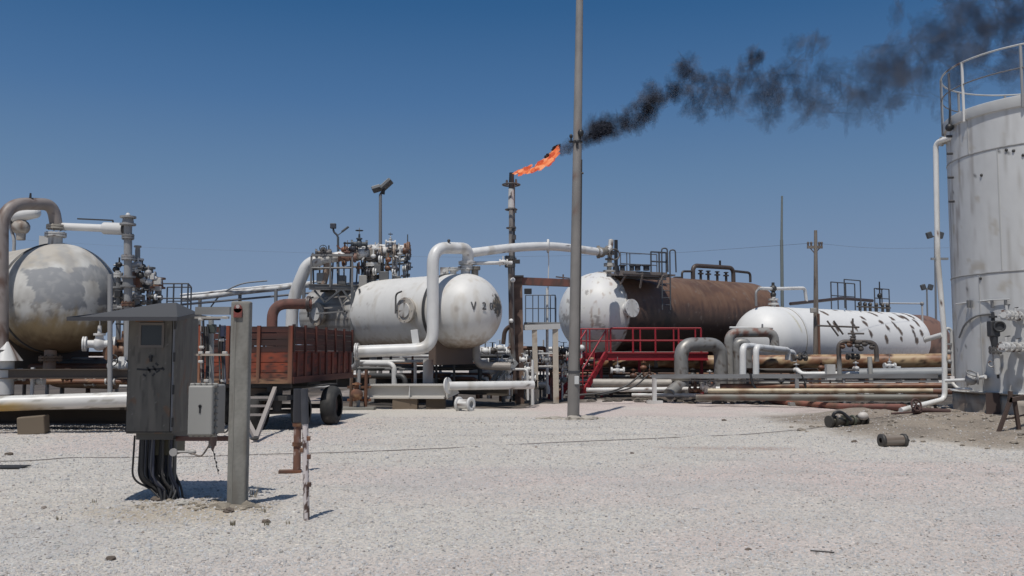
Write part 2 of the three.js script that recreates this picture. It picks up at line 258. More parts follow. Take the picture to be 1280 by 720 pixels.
function rails(root, pts, hs, r, fin, seg = 6) { // posts on the points, rails between them
  for (const p of pts) part(root, 'post', cyl(p, p.clone().add(V(0, Math.max(...hs), 0)), r, r, seg), fin);
  for (const h of hs) for (let i = 0; i < pts.length - 1; i++) part(root, 'rail', cyl(pts[i].clone().add(V(0, h, 0)), pts[i + 1].clone().add(V(0, h, 0)), r * .9, r * .9, seg), fin);
}
const flangePair = (c, axis, R, t = .04, gap = .012) => { const a = axis.clone().normalize(); const l = [disc(c.clone().addScaledVector(a, t / 2 + gap / 2), a, R, t, 20), disc(c.clone().addScaledVector(a, -t / 2 - gap / 2), a, R, t, 20)];
  const u = Math.abs(a.y) > .9 ? V(1, 0, 0) : V(0, 1, 0), s = a.clone().cross(u).normalize(), w = s.clone().cross(a); for (let i = 0; i < 8; i++) { const q = i / 8 * 6.283, p = c.clone().addScaledVector(s, R * .82 * Math.cos(q)).addScaledVector(w, R * .82 * Math.sin(q)); l.push(cyl(p.clone().addScaledVector(a, -t * 1.6), p.clone().addScaledVector(a, t * 1.6), .016, .016, 6)); } return l; };

// ------------------------------------------------------------------ left vessel with its skid
{
  const R = 1.235, C = at(76, 373, 20), root = thing('separator_vessel', 'large bare-patched white pressure vessel with rust stains at the left edge', 'pressure vessel', V(C.x, 0, C.z));
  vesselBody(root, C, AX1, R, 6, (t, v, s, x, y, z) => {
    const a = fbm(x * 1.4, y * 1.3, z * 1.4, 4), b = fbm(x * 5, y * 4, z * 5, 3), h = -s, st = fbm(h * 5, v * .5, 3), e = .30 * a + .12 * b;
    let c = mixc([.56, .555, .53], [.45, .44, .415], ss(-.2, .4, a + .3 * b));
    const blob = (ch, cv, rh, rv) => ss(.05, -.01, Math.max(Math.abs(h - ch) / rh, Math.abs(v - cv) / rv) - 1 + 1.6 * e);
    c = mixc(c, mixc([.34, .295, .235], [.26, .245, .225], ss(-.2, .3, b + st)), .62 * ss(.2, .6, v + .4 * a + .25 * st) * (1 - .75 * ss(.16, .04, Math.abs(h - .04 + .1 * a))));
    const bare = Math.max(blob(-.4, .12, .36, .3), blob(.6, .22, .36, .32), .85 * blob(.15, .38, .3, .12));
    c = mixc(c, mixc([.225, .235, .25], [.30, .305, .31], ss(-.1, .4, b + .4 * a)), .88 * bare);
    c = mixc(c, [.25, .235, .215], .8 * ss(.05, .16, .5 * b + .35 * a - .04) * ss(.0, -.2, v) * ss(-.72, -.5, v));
    c = mixc(c, [.30, .215, .10], .9 * ss(-.2, -.55, v + .14 * b + .2 * st)); c = mixc(c, [.10, .06, .032], .85 * ss(-.5, -.88, v + .12 * b + .1 * st));  // tan rust low on the shell, its underside shading painted in too
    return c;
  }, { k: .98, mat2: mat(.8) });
  part(root, 'seam_band', band(C, AX1, R, .1, .07, .03), flat(.07, .068, .065, .3));
  part(root, 'nozzle', [cyl(C.clone().add(V(-.12, R * .96, .1)), C.clone().add(V(-.12, R + .17, .1)), .15, .15, 20), ...flangePair(C.clone().add(V(-.12, R + .2, .1)), V(0, 1, 0), .23)], white(.2, .5));
  part(root, 'lifting_lug', box(C.x - .62, C.y + R + .06, C.z - .35, .2, .34, .05, .5), white(.1, .6));
  const bo = C.clone().add(V(.0, -R - .02, .35));
  part(root, 'drain_elbow', tube([C.clone().add(V(0, -R + .06, .35)), C.clone().add(V(0, -R - .62, .42)), C.clone().add(V(1.55, -R - .66, .5))], .13, { bend: .32 }), flat(.30, .20, .14, .3));
  part(root, 'drain_flange', flangePair(bo.clone().add(V(0, -.1, 0)), V(0, 1, 0), .24, .05), flat(.16, .10, .06, .3));
  for (const t of [.75, 4.6]) { const c = C.clone().addScaledVector(AX1, t); const sd = V(AX1.z, 0, -AX1.x); const g = new THREE.BoxGeometry(1.9, 1.0, .3); g.rotateY(Math.atan2(-sd.z, sd.x)); part(root, 'saddle', g.translate(c.x, C.y - R - .1, c.z), flat(.09, .07, .055, .4)); }
}
{
  const root = thing('equipment_skid', 'long white skid pipe with rusty frame and pipework under the bare-patched vessel', 'skid', V(-9.5, 0, -18.2));
  part(root, 'skid_pipe', tube([at(-90, 507.5, 17.6), at(168, 499, 18.3)], .155, { step: .08, seg: 22 }), (x, y, z) => { const a = fbm(x * 2, y * 6, z * 2), b = fbm(x * 7, y * 9, z * 7, 2); return mixc(mixc([.62, .61, .58], [.34, .32, .28], ss(.1, .5, a + .3 * b)), [.42, .27, .07], ss(.02, -.1, y - .66 + .05 * a) * ss(-8.9, -10.2, x)); }, M.gloss);
  for (const [x0, x1, y, d] of [[-30, 180, 1.18, 18.6], [-30, 180, 1.24, 21.5]]) { const z = -d, X0 = (x0 - 640) / F * d, X1 = (x1 - 640) / F * d; part(root, 'frame_beam', ibeam(V(X0, y, z), V(X1, y, z), .2, .18), flat(.085, .065, .05, .4)); }
  for (let i = 0; i < 9; i++) { const x = -11.2 + i * .42, h = .9 + .5 * rnd(), z = -19.2 - 1.6 * rnd(); part(root, 'standpipe', cyl(V(x, .1, z), V(x, h, z), .035 + .03 * rnd(), .04, 10), [grey(.14), rusty(1.3), white(.3, .5)][i % 3]); }
  for (let i = 0; i < 7; i++) { const y = .95 + .1 * i + .06 * rnd(), z = -19.1 - .35 * i; part(root, 'process_pipe', tube([V(-12, y, z), V(-9.2 + rnd(), y, z), V(-7.3, y - .02, z - .1)], .045 + .04 * rnd(), { seg: 10 }), [grey(.13), rusty(1.5), white(.25, .55)][(i * 2 + 1) % 3]); }
  for (let i = 0; i < 8; i++) { const x = -10.9 + i * .46, y = .98 + .18 * rnd(), z = -18.75 - .5 * rnd(); part(root, 'small_valve', [ball(V(x, y, z), .07, 1.2, 1, 1, 8), disc(V(x - .09, y, z), V(1, 0, 0), .085, .03, 10), disc(V(x + .09, y, z), V(1, 0, 0), .085, .03, 10), cyl(V(x, y, z), V(x, y + .17, z), .02, .02, 6), disc(V(x, y + .18, z), V(0, 1, 0), .06, .015, 10)], i % 3 ? white(.2, .62) : rusty(1.4)); }
  part(root, 'post', cyl(at(137.5, 493, 18.35), at(137.5, 343, 18.35), .05, .05, 10), grey(.27));
  for (const [px, d] of [[8, 18.7], [42, 18.7]]) { const a = at(px, 440, d); part(root, 'pedestal', px < 20 ? [cyl(V(a.x, .75, a.z), V(a.x, 1.45, a.z), .17, .16, 20), cyl(V(a.x, 1.45, a.z), V(a.x, 1.85, a.z), .32, .04, 20)] : box(a.x, 1.0, a.z, .06, .62, .06), white(.3, .52)); }
  part(root, 'cross_plate', box(-9.6, .55, -18.75, 4.2, .25, .06), flat(.05, .04, .033, .4), M.rust);
  part(root, 'skid_runner', ibeam(V(-12, .28, -19.1), V(-7.6, .28, -19.1), .34, .22), flat(.045, .037, .03, .4), M.rust);
}
single('support_block', 'weathered brown concrete block on the gravel under the left skid pipe', 'concrete block', [rbox(0, 0, 0, .5, .37, .42, .03, 3).rotateZ(.08).rotateY(.25).translate(at(42, 531, 17.95).x, .17, -17.95)], (x, y, z) => { const k = concrete(x, y, z); return [k[0] * .75, k[1] * .62, k[2] * .5]; }, M.concrete);
{
  const root = thing('gooseneck_pipe', 'thick grey-brown pipe arching over the bare-patched vessel at the left edge', 'pipe', at(3, 520, 18.7));
  const top = at(70, 292, 19.95);
  part(root, 'pipe', tube([at(2, 475, 18.7), at(2, 254, 18.7), at(66, 255.5, 19.9), at(71, 286, 19.95)], .135, { bend: .62, step: .08, seg: 20 }), (x, y, z) => { const a = fbm(x * 1.4, y * 1.4, z * 1.4), b = fbm(x * 8, y * 8, z * 8, 2); return mixc([.26 + .06 * a, .225 + .05 * a, .205 + .05 * a], [.13, .085, .065], ss(.0, .45, a + .4 * b)); });
  part(root, 'flange', flangePair(at(71, 284, 19.95), V(0, 1, 0), .22), flat(.36, .33, .28, .3));
  part(root, 'flange', flangePair(at(2, 440, 18.7), V(0, 1, 0), .22), flat(.12, .11, .1, .3));
  const v = at(38, 247, 19.3); part(root, 'vent_stub', [cyl(v.clone().add(V(0, -.06, 0)), v.clone().add(V(0, .1, 0)), .03, .02, 8), cyl(v.clone().add(V(-.1, -.02, 0)), v.clone().add(V(.06, -.02, 0)), .02, .02, 6)], black);
}
{ // lagged control valve behind the gooseneck
  const root = thing('control_valve', 'white lagged control valve with brown body behind the grey gooseneck pipe', 'valve', at(28, 310, 20.8));
  part(root, 'actuator', [cyl(at(17, 270, 20.8), at(44, 266, 20.8), .17, .13, 20), ball(at(44, 266, 20.8), .13)], white(.12, .66));
  part(root, 'end_flange', flangePair(at(13, 270, 20.8), V(1, 0, 0), .21), grey(.33));
  part(root, 'body', [ball(at(26, 284, 20.8), .19, 1.1, 1, 1), cyl(at(26, 286, 20.8), at(26, 300, 20.8), .12, .1, 14)], (x, y, z) => mixc([.40, .37, .33], [.17, .12, .09], ss(-.15, .3, fbm(x * 7, y * 7, z * 7))));
  part(root, 'tubing', tube([at(12, 280, 20.8), at(18, 300, 20.8), at(17, 320, 20.8)], .04, { seg: 8 }), grey(.4));
}
{
  const root = thing('outlet_pipe', 'horizontal white pipe with thick sleeve above the bare-patched vessel', 'pipe', at(118, 300, 19.6));
  part(root, 'pipe', tube([at(76, 283, 20), at(158, 286.5, 19.4)], .085, { seg: 18 }), white(.05, .66), M.gloss);
  part(root, 'sleeve', cyl(at(131, 285.3, 19.55), at(156, 286.3, 19.4), .135, .135, 20), white(.12, .58), M.gloss);
  part(root, 'end_flange', disc(at(157, 286.4, 19.4), V(1, 0, 0), .17, .06), dark);
  part(root, 'conduit', [bar(at(97, 273.5, 19.9), at(141, 275.5, 19.6), .03), bar(at(141, 275.5, 19.6), at(142, 284, 19.6), .03)], dark);
}
{ // risers and relief valves right of the left vessel
  const fins = [grey(.27), grey(.2), rusty(1.6), white(.2, .5)];
  const riser = (label, px, y0, y1, d, r, parts, f) => {
    const root = thing('relief_riser', label, 'pipe riser', onGround(at(px, y0, d)));
    part(root, 'pipe', cyl(at(px, y0, d), at(px, y1, d), r, r, 16), f);
    for (const [y, R, h, q] of parts) part(root, h > .1 ? 'valve_body' : 'flange', h > .1 ? [cyl(at(px, y, d).add(V(0, -h / 2, 0)), at(px, y, d).add(V(0, h / 2, 0)), R, R * .8, 14), disc(at(px, y, d).add(V(0, h / 2, 0)), V(0, 1, 0), R * 1.3, .04), disc(at(px, y, d).add(V(0, -h / 2, 0)), V(0, 1, 0), R * 1.3, .04)] : flangePair(at(px, y, d), V(0, 1, 0), R, .04), fins[q]);
    return root;
  };
  const r1 = riser('tall grey riser pipe with capped top right of the bare-patched vessel', 160, 450, 282, 19.2, .085, [[276, .13, .16, 0], [296, .13, .05, 1], [322, .14, .05, 0], [352, .12, .2, 1], [380, .14, .05, 2]], grey(.27));
  part(r1, 'cap', [ball(at(160, 269, 19.2), .05), cyl(at(160, 272, 19.2), at(160, 266, 19.2), .03, .03, 8)], white(.1, .6));
  part(r1, 'branch', tube([at(160, 332, 19.2), at(172, 331, 19.4)], .06), grey(.25));
  riser('relief valve with pointed bonnet beside the tall capped riser', 172, 450, 312, 19.6, .055, [[316, .06, .28, 0], [330, .1, .2, 3], [343, .13, .05, 2], [352, .11, .22, 2], [372, .14, .05, 1], [392, .12, .2, 1]], grey(.23));
  riser('low relief valve with dark square head right of the pointed one', 186, 450, 342, 20.2, .05, [[340, .11, .18, 1], [356, .1, .12, 2], [378, .12, .05, 1]], rusty(1.7));
  riser('short rusty valve stack nearest the small dark guard railing', 197, 450, 350, 21, .06, [[354, .14, .22, 2], [372, .12, .05, 0], [388, .1, .3, 1]], grey(.2));
  riser('thin grey standpipe close beside the right of the bare-patched dome', 148, 450, 345, 19.6, .05, [[344, .1, .1, 3], [365, .1, .2, 1], [384, .12, .05, 1]], grey(.18));
  { const root = r1; for (let i = 0; i < 75; i++) { const px = 144 + 54 * rnd(), y = 330 + 62 * rnd(), dd = 19.3 + 1.4 * rnd(), k = i % 3, p = at(px, Math.max(y, 318 + (px - 160) * .9), dd); part(root, 'small_fitting', k === 0 ? [ball(p, .05 + .03 * rnd(), 1.2, 1, 1, 8), cyl(p, p.clone().add(V(0, .16, 0)), .018, .018, 6)] : k === 1 ? [cyl(p.clone().add(V(-.12, 0, 0)), p.clone().add(V(.12, 0, 0)), .022, .022, 7), disc(p, V(1, 0, 0), .07, .04, 10)] : [rbox(p.x, p.y, p.z, .09 + .08 * rnd(), .1 + .08 * rnd(), .08, .01, 2)], [dark, white(.2, .58), grey(.3), black][(i * 3 + (i >> 2)) % 4]); } }
  valve('white flanged valve low between vessel and dark control cabinet', at(124, 430, 19.3), .95, .3, white(.15, .62));
  valve('rust-brown valve against the left side of the dark cabinet', at(154, 440, 19.6), 1.1, 1.1, flat(.2, .11, .07, .3));
  valve('small white valve touching the cabinet left edge above the skid pipe', at(153, 457, 19.0), .8, -.2, white(.1, .7), { wheel: 'front' });
}
{
  const root = thing('guard_railing', 'small dark grey guard railing behind the canopy of the control cabinet', 'railing', at(215, 400, 24));
  part(root, 'deck', box(at(220, 396, 24).x, at(220, 396, 24).y, -24.6, 1.5, .08, 1.6), grey(.15));
  const P = (px, d) => at(px, 395, 24).setX((px - 640) / F * d).setZ(-d);
  rails(root, [P(200, 24), P(216, 24), P(226, 24), P(234, 24), P(238, 25.3), P(208, 25.3)], [.88, .48], .022, flat(.07, .075, .085));
}

// ------------------------------------------------------------------ control cabinet, junction box, concrete post
{
  const d0 = 9.6, x0 = (162 - 640) / F * d0, x1 = (219 - 640) / F * d0, yb = at(162, 542, d0).y, yt = at(162, 392, d0).y, D = .72, z0 = -d0;
  const cx = (x0 + x1) / 2, root = thing('control_cabinet', 'dark grey control cabinet under a tilted hip canopy on cable bundle legs', 'control cabinet', V(cx, 0, z0 - D / 2));
  const cab = (x, y, z) => { const a = fbm(x * 3, y * 1.4, z * 3), b = fbm(x * 12, y * 5, z * 12, 2), k = .10 * (1 + .35 * a + .15 * b); let c = [k * 1.1, k * 1.02, k * .88]; c = mixc(c, [.17, .155, .13], .6 * ss(.0, .45, fbm(x * 6, y * .8, z * 6))); c = mixc(c, [.05, .046, .04], .6 * ss(.25, .4, fbm(x * 16 + 5, y * 2.2, z * 16, 2))); if (fbm(x * 30, y * 30, z * 30, 2) > .52) c = mixc(c, [.2, .19, .17], .7); return mixc(c, [.16, .085, .045], .7 * ss(.34, .55, fbm(x * 4 + 3, y * 2.4, z * 4 + 1) + .22 * b)); };
  part(root, 'body', box(cx, (yb + yt) / 2, z0 - D / 2, x1 - x0, yt - yb, D, 0, 40), cab);
  part(root, 'door', new THREE.BoxGeometry(x1 - x0 - .03, yt - yb - .05, .025, 30, 80, 1).translate(cx - .005, (yb + yt) / 2, z0 + .014), cab); part(root, 'door_seal', [box(cx - .005, yb + .02, z0 + .008, x1 - x0 - .012, .012, .02), box(cx - .005, yt - .02, z0 + .008, x1 - x0 - .012, .012, .02), box(x0 + .008, (yb + yt) / 2, z0 + .008, .012, yt - yb - .05, .02)], black);
  const wy = at(192, 419, d0).y, wx = (191.5 - 640) / F * d0;
  part(root, 'window_frame', [bar(V(wx - .135, wy + .12, z0 + .034), V(wx + .135, wy + .12, z0 + .034), .012, .025), bar(V(wx - .135, wy - .12, z0 + .034), V(wx + .135, wy - .12, z0 + .034), .012, .025), bar(V(wx - .125, wy - .107, z0 + .034), V(wx - .125, wy + .107, z0 + .034), .025, .012), bar(V(wx + .125, wy - .107, z0 + .034), V(wx + .125, wy + .107, z0 + .034), .025, .012)], flat(.17, .15, .135, .3));
  part(root, 'window_pane', box(wx, wy, z0 + .03, .225, .215, .006), flat(.045, .05, .052, .3), mat(.15));
  part(root, 'notice_panel', box(wx - .03, wy + .185, z0 + .029, .3, .085, .006, 0, 6), (x, y, z) => { const a = fbm(x * 9, y * 14, z); return mixc([.21, .085, .03], [.13, .08, .05], ss(-.1, .3, a)); });
  part(root, 'lock', [cyl(V(wx, wy - .235, z0 + .02), V(wx, wy - .235, z0 + .055), .018, .018, 10), box(wx, wy - .262, z0 + .036, .022, .05, .02)], black);
  // hand-painted black strokes on the door, worn past reading
  const strokes = [[-.15, -.365, .0, -.375], [-.02, -.37, .13, -.36], [.02, -.33, .06, -.385], [.05, -.3, .08, -.325], [-.04, -.345, .0, -.40], [-.08, -.42, -.05, -.44], [.06, -.40, .1, -.375], [.02, -.44, .045, -.41], [.12, -.345, .145, -.375]];
  part(root, 'painted_stroke', strokes.map(([a, b, c, e]) => bar(V(wx + a, wy + b, z0 + .028), V(wx + c, wy + e, z0 + .028), .003, .02)), black);
  for (let i = 0; i < 4; i++) { const y = yb + .12 + i * (yt - yb - .24) / 3; part(root, 'hinge', cyl(V(x1 + .004, y - .05, z0 + .016), V(x1 + .004, y + .05, z0 + .016), .017, .017, 10), dark); }
  part(root, 'door_edge', box(x1 - .003, (yb + yt) / 2, z0 + .016, .012, yt - yb - .06, .03), flat(.19, .195, .21, .2));
  // canopy: thin hipped sheet
  const LF = at(84, 398.5, 9.0), RF = at(222, 398.5, 9.05), RB = at(249.5, 392, 10.45), LB = at(146, 391, 10.5), A1 = at(196, 379.5, 9.95), A2 = at(220, 378, 9.95);
  const quad = [], tri = (a, b, c) => quad.push(a, b, c), dn = V(0, -.018, 0), all = [LF, RF, RB, LB, A1, A2], low = all.map((p) => p.clone().add(dn));
  const faces = (q) => { tri(q[0], q[1], q[5]); tri(q[0], q[5], q[4]); tri(q[1], q[2], q[5]); tri(q[2], q[3], q[4]); tri(q[2], q[4], q[5]); tri(q[3], q[0], q[4]); };
  faces(all); { const k = quad.length; faces(low); for (let i = k; i < quad.length; i += 3) { const s = quad[i + 1]; quad[i + 1] = quad[i + 2]; quad[i + 2] = s; } }
  for (const [i, j] of [[0, 1], [1, 2], [2, 3], [3, 0]]) { tri(low[i], low[j], all[j]); tri(low[i], all[j], all[i]); }
  const g = new THREE.BufferGeometry().setFromPoints(quad); g.computeVertexNormals();
  part(root, 'canopy', g, (x, y, z) => { const k = .068 * (1 + .2 * fbm(x * 3, y * 3, z * 3)); return mixc([k * 1.02, k, k * .98], [.17, .165, .155], .5 * ss(.25, .5, fbm(x * 5, y * 5, z * 5))); }, mat(.7));
  part(root, 'canopy_lip', [bar(LF, RF, .012, .04), bar(RF, RB, .012, .04), bar(RB, LB, .012, .04), bar(LB, LF, .012, .04)], flat(.05, .05, .055, .2));
  // conduit skirt and the sweep of cables going into the ground
  part(root, 'gland_plate', box(cx + .04, yb - .035, z0 - .3, .4, .07, .5), flat(.08, .075, .065, .3));
  part(root, 'gland_box', box(cx + .1, yb - .15, z0 - .34, .22, .2, .3), flat(.10, .09, .055, .4));
  for (let i = 0; i < 30; i++) {
    const x = x0 + .05 + i * .0132 + .008 * rnd(), z = z0 - .1 - .28 * ((i * 7) % 16) / 16, ex = x0 + .30 + .16 * rnd() + i * .003, ez = z0 - .1 - .25 * rnd();
    part(root, 'cable', tube([V(x, yb - .03, z), V(x - .02 * rnd(), yb - .42 - .1 * rnd(), z), V(x + .06 + .1 * (1 - i / 30), .10 + .04 * rnd(), (z + ez) / 2), V(ex, -.05, ez)], .011 + .007 * rnd(), { bend: .17, seg: 8, step: .1 }), [black, black, flat(.12, .12, .13), black, flat(.045, .05, .075), dark][i % 6], M.cable);
  }
  for (const px of [219, 213]) part(root, 'conduit', cyl(at(px, 545, 9.8), at(px - 2, 618, 9.85), .022, .022, 10), flat(.13, .13, .125, .3));
  const vx = at(218, 565, 9.62); part(root, 'valve_fitting', [ball(vx, .035), disc(vx.clone().add(V(0, 0, .03)), V(0, 0, 1), .042, .02), cyl(vx, vx.clone().add(V(.17, 0, -.02)), .014, .014, 8), ball(vx.clone().add(V(.19, 0, 0)), .028, 1.7, 1, 1)], flat(.32, .31, .3, .2));
  part(root, 'drain_tube', tube([at(240, 567, 9.6), at(252, 571, 9.55), at(262, 556, 9.5), at(264, 548, 9.5)], .009, { bend: .05, seg: 8 }), flat(.2, .17, .15));
}
{
  const zc = -9.3, xc = (259 - 640) / F * 9.3 + .01, yb = at(259, 546, 9.2).y, yt = at(259, 479.5, 9.2).y, yc = (yb + yt) / 2, H = yt - yb, root = thing('junction_box', 'pale grey bolted junction box between the dark cabinet and the concrete post', 'junction box', V(xc, 0, zc));
  const pale = (x, y, z) => { const a = fbm(x * 5, y * 3, z * 5), k = .27 * (1 + .16 * a + .08 * fbm(x * 22, y * 22, z * 22, 2)); return mixc([k * 1.02, k, k * .93], [.16, .135, .1], .6 * ss(.3, .55, a)); };
  part(root, 'body', new RoundedBoxGeometry(.25, H - .03, .34, 4, .025).translate(xc, yc, zc - .08), pale);
  part(root, 'flange', new RoundedBoxGeometry(.29, H + .01, .035, 4, .012).translate(xc, yc, zc + .07), pale);
  part(root, 'cover', new RoundedBoxGeometry(.255, H - .035, .10, 4, .022).translate(xc, yc, zc + .125), pale);
  part(root, 'keyhole', [cyl(V(xc + .0, yc + .045, zc + .16), V(xc, yc + .045, zc + .182), .017, .017, 10), box(xc, yc + .01, zc + .177, .018, .07, .01)], black);
  for (let i = 0; i < 8; i++) for (const s of [-1, 1]) { const y = yb + .03 + i * (H - .06) / 7; part(root, 'bolt', cyl(V(xc + s * .134, y, zc + .05), V(xc + s * .134, y, zc + .12), .013, .013, 6), flat(.13, .12, .11)); }
  for (let i = 0; i < 4; i++) for (const s of [-1, 1]) { const x = xc - .09 + i * .06; part(root, 'bolt', cyl(V(x, yc + s * (H / 2 - .006), zc + .05), V(x, yc + s * (H / 2 - .006), zc + .105), .0105, .0105, 6), flat(.2, .19, .18)); }
  const gl = V(xc + .08, yb - .045, zc - .02); part(root, 'cable_gland', [cyl(gl.clone().add(V(0, .05, 0)), gl.clone().add(V(0, -.06, 0)), .04, .03, 12), cyl(gl.clone().add(V(0, -.06, 0)), gl.clone().add(V(-.01, -.1, 0)), .018, .014, 8)], flat(.14, .09, .08));
  for (let i = 0; i < 6; i++) part(root, 'hanging_tag', ball(at(266 + i * 1.2 + (i % 2), 563 + i * 5, 9.35), .009, 1, 1.5, .6, 6), dark);
  part(root, 'chain', tube([at(264.5, 548, 9.35), at(267, 566, 9.35), at(273, 593, 9.35)], .004, { seg: 5 }), dark);
}
{
  const root = thing('mounting_frame', 'rusty steel mounting rails with conduits between cabinet and concrete post', 'frame', V(-3.3, 0, -9.75));
  const rail = (y, a, b, d, w, h, f) => part(root, 'rail', bar(at(a, y, d), at(b, y, d - .25), w, h), f);
  rail(548, 222, 290, 9.75, .06, .05, flat(.12, .055, .045, .3)); rail(388.5, 246, 289, 9.9, .05, .085, flat(.24, .235, .225, .3)); rail(397, 244, 286, 9.7, .02, .022, flat(.36, .34, .31)); rail(443.5, 244, 286, 9.7, .02, .022, flat(.38, .33, .28));
  part(root, 'upright', cyl(at(264, 560, 10), at(264, 400, 10), .03, .03, 12), flat(.30, .31, .31, .2));
  for (const [px, f, w] of [[251, flat(.3, .29, .28), .006], [254, black, .013], [257, dark, .012], [259.5, black, .011], [278, black, .016], [281, flat(.03, .032, .05), .013], [275, dark, .01]]) part(root, 'conduit', tube([at(px, 398 + rnd() * 14, 9.8), at(px + 2 - 4 * rnd(), 430, 9.75), at(px + 2 - 4 * rnd(), 455, 9.8), at(px - 1 + 2 * rnd(), 480, 9.7)], w, { bend: .09, seg: 8 }), f, M.cable);
  for (const [px, py] of [[251, 399], [261, 397], [281, 397], [251, 441], [260, 441], [281, 441], [277, 425], [251, 452], [252, 434], [258, 476], [279, 476]]) part(root, 'clamp', rbox(at(px, py, 9.66).x, at(px, py, 9.66).y, -9.66, .05, .03, .04, .008, 2), flat(.52, .5, .47, .2));
  part(root, 'terminal', rbox(at(279, 414, 9.75).x, at(279, 414, 9.75).y, -9.75, .05, .13, .06, .01, 2), flat(.03, .035, .07));
  part(root, 'terminal', rbox(at(265, 411, 9.85).x, at(265, 411, 9.85).y, -9.85, .09, .1, .06, .01, 2), flat(.06, .07, .065));
}
{
  const b = gp(294.5, 633), d = -b.z, X = b.x, top = at(294, 376.5, d).y, w = .226, root = thing('concrete_post', 'square grey concrete post with a red lifting tab on its top', 'post', b);
  const g = prism(X, b.z - .06, w - .03, .12, .022, -.1, top, 130);
  part(root, 'shaft', g, concrete, M.concrete);
  part(root, 'ridge', box(X - .045, top / 2, b.z + .0015, .012, top - .1, .006), concrete, M.concrete);
  const tb = at(298, 386, d); part(root, 'lifting_tab', [cyl(V(tb.x, tb.y - .0, b.z - .005), V(tb.x, tb.y, b.z + .022), .043, .043, 24), box(tb.x, tb.y - .045, b.z + .009, .086, .09, .026)].concat(cyl(V(tb.x, tb.y + .022, b.z + .02), V(tb.x, tb.y + .022, b.z + .027), .02, .02, 16)), (x, y, z) => (z > b.z + .0235 ? [.4, .36, .34] : mixc([.26, .05, .04], [.12, .05, .04], ss(-.2, .3, fbm(x * 30, y * 30, z * 30)))));
  part(root, 'footing', [rock(V(X - .1, .02, b.z + .02), .13, 1.2, .5, .9, 2), rock(V(X + .13, .02, b.z - .03), .12, 1.1, .6, .9, 5), rock(V(X + .02, .01, b.z + .05), .12, 1.3, .45, .7, 8)], (x, y, z) => { const k = concrete(x, y, z); return [k[0] * 1.05, k[1] * .95, k[2] * .85]; }, M.concrete);
}
{
  const b = gp(383.5, 650), d = -b.z, top = at(380.5, 486, d), root = thing('marker_pole', 'thin pole peeling white over rust below and blackish above, nearest the camera', 'marker pole', b);
  const mid = b.clone().lerp(top, .73);
  part(root, 'lower_length', cyl(b.clone().add(V(0, -.05, 0)), mid, .029, .03, 14, 90), (x, y, z) => { const a = fbm(x * 18, y * 6, z * 18), bb = fbm(x * 40, y * 22, z * 40, 2); return mixc([.6, .54, .52], [.085, .05, .04], ss(.1, .22, a + .35 * bb + .45 * ss(.45, .0, y) - .03)); });
  part(root, 'upper_length', cyl(mid, top, .036, .034, 14, 10), flat(.05, .052, .06, .3));
  for (const [t, s] of [[.27, 1], [.62, 1], [.53, -1], [.48, 1]]) { const p = b.clone().lerp(top, t); part(root, 'clip', rbox(p.x + s * .034, p.y, p.z + .01, .035, .045, .03, .006, 2), rusty(1.2)); }
}
{
  const b = gp(371, 591), d = -b.z, top = at(372.5, 486, d), root = thing('stub_post', 'short rusty stub post with foot plate behind the peeling marker pole', 'post', b);
  part(root, 'shaft', cyl(b.clone(), b.clone().lerp(top, .6), .052, .05, 12, 30), (x, y, z) => mixc([.17, .085, .06], [.36, .28, .25], ss(.2, .45, fbm(x * 10, y * 5, z * 10))), M.rust);
  part(root, 'upper_sleeve', cyl(b.clone().lerp(top, .6), top, .062, .06, 12, 6), flat(.035, .035, .04));
  part(root, 'collar', [disc(b.clone().lerp(top, .34), V(0, 1, 0), .066, .05), disc(b.clone().lerp(top, .57), V(0, 1, 0), .066, .04)], rusty(1.3), M.rust);
  part(root, 'foot_plate', box(b.x - .09, b.y + .02, b.z, .3, .03, .18, .2), rusty(1.5), M.rust);
}

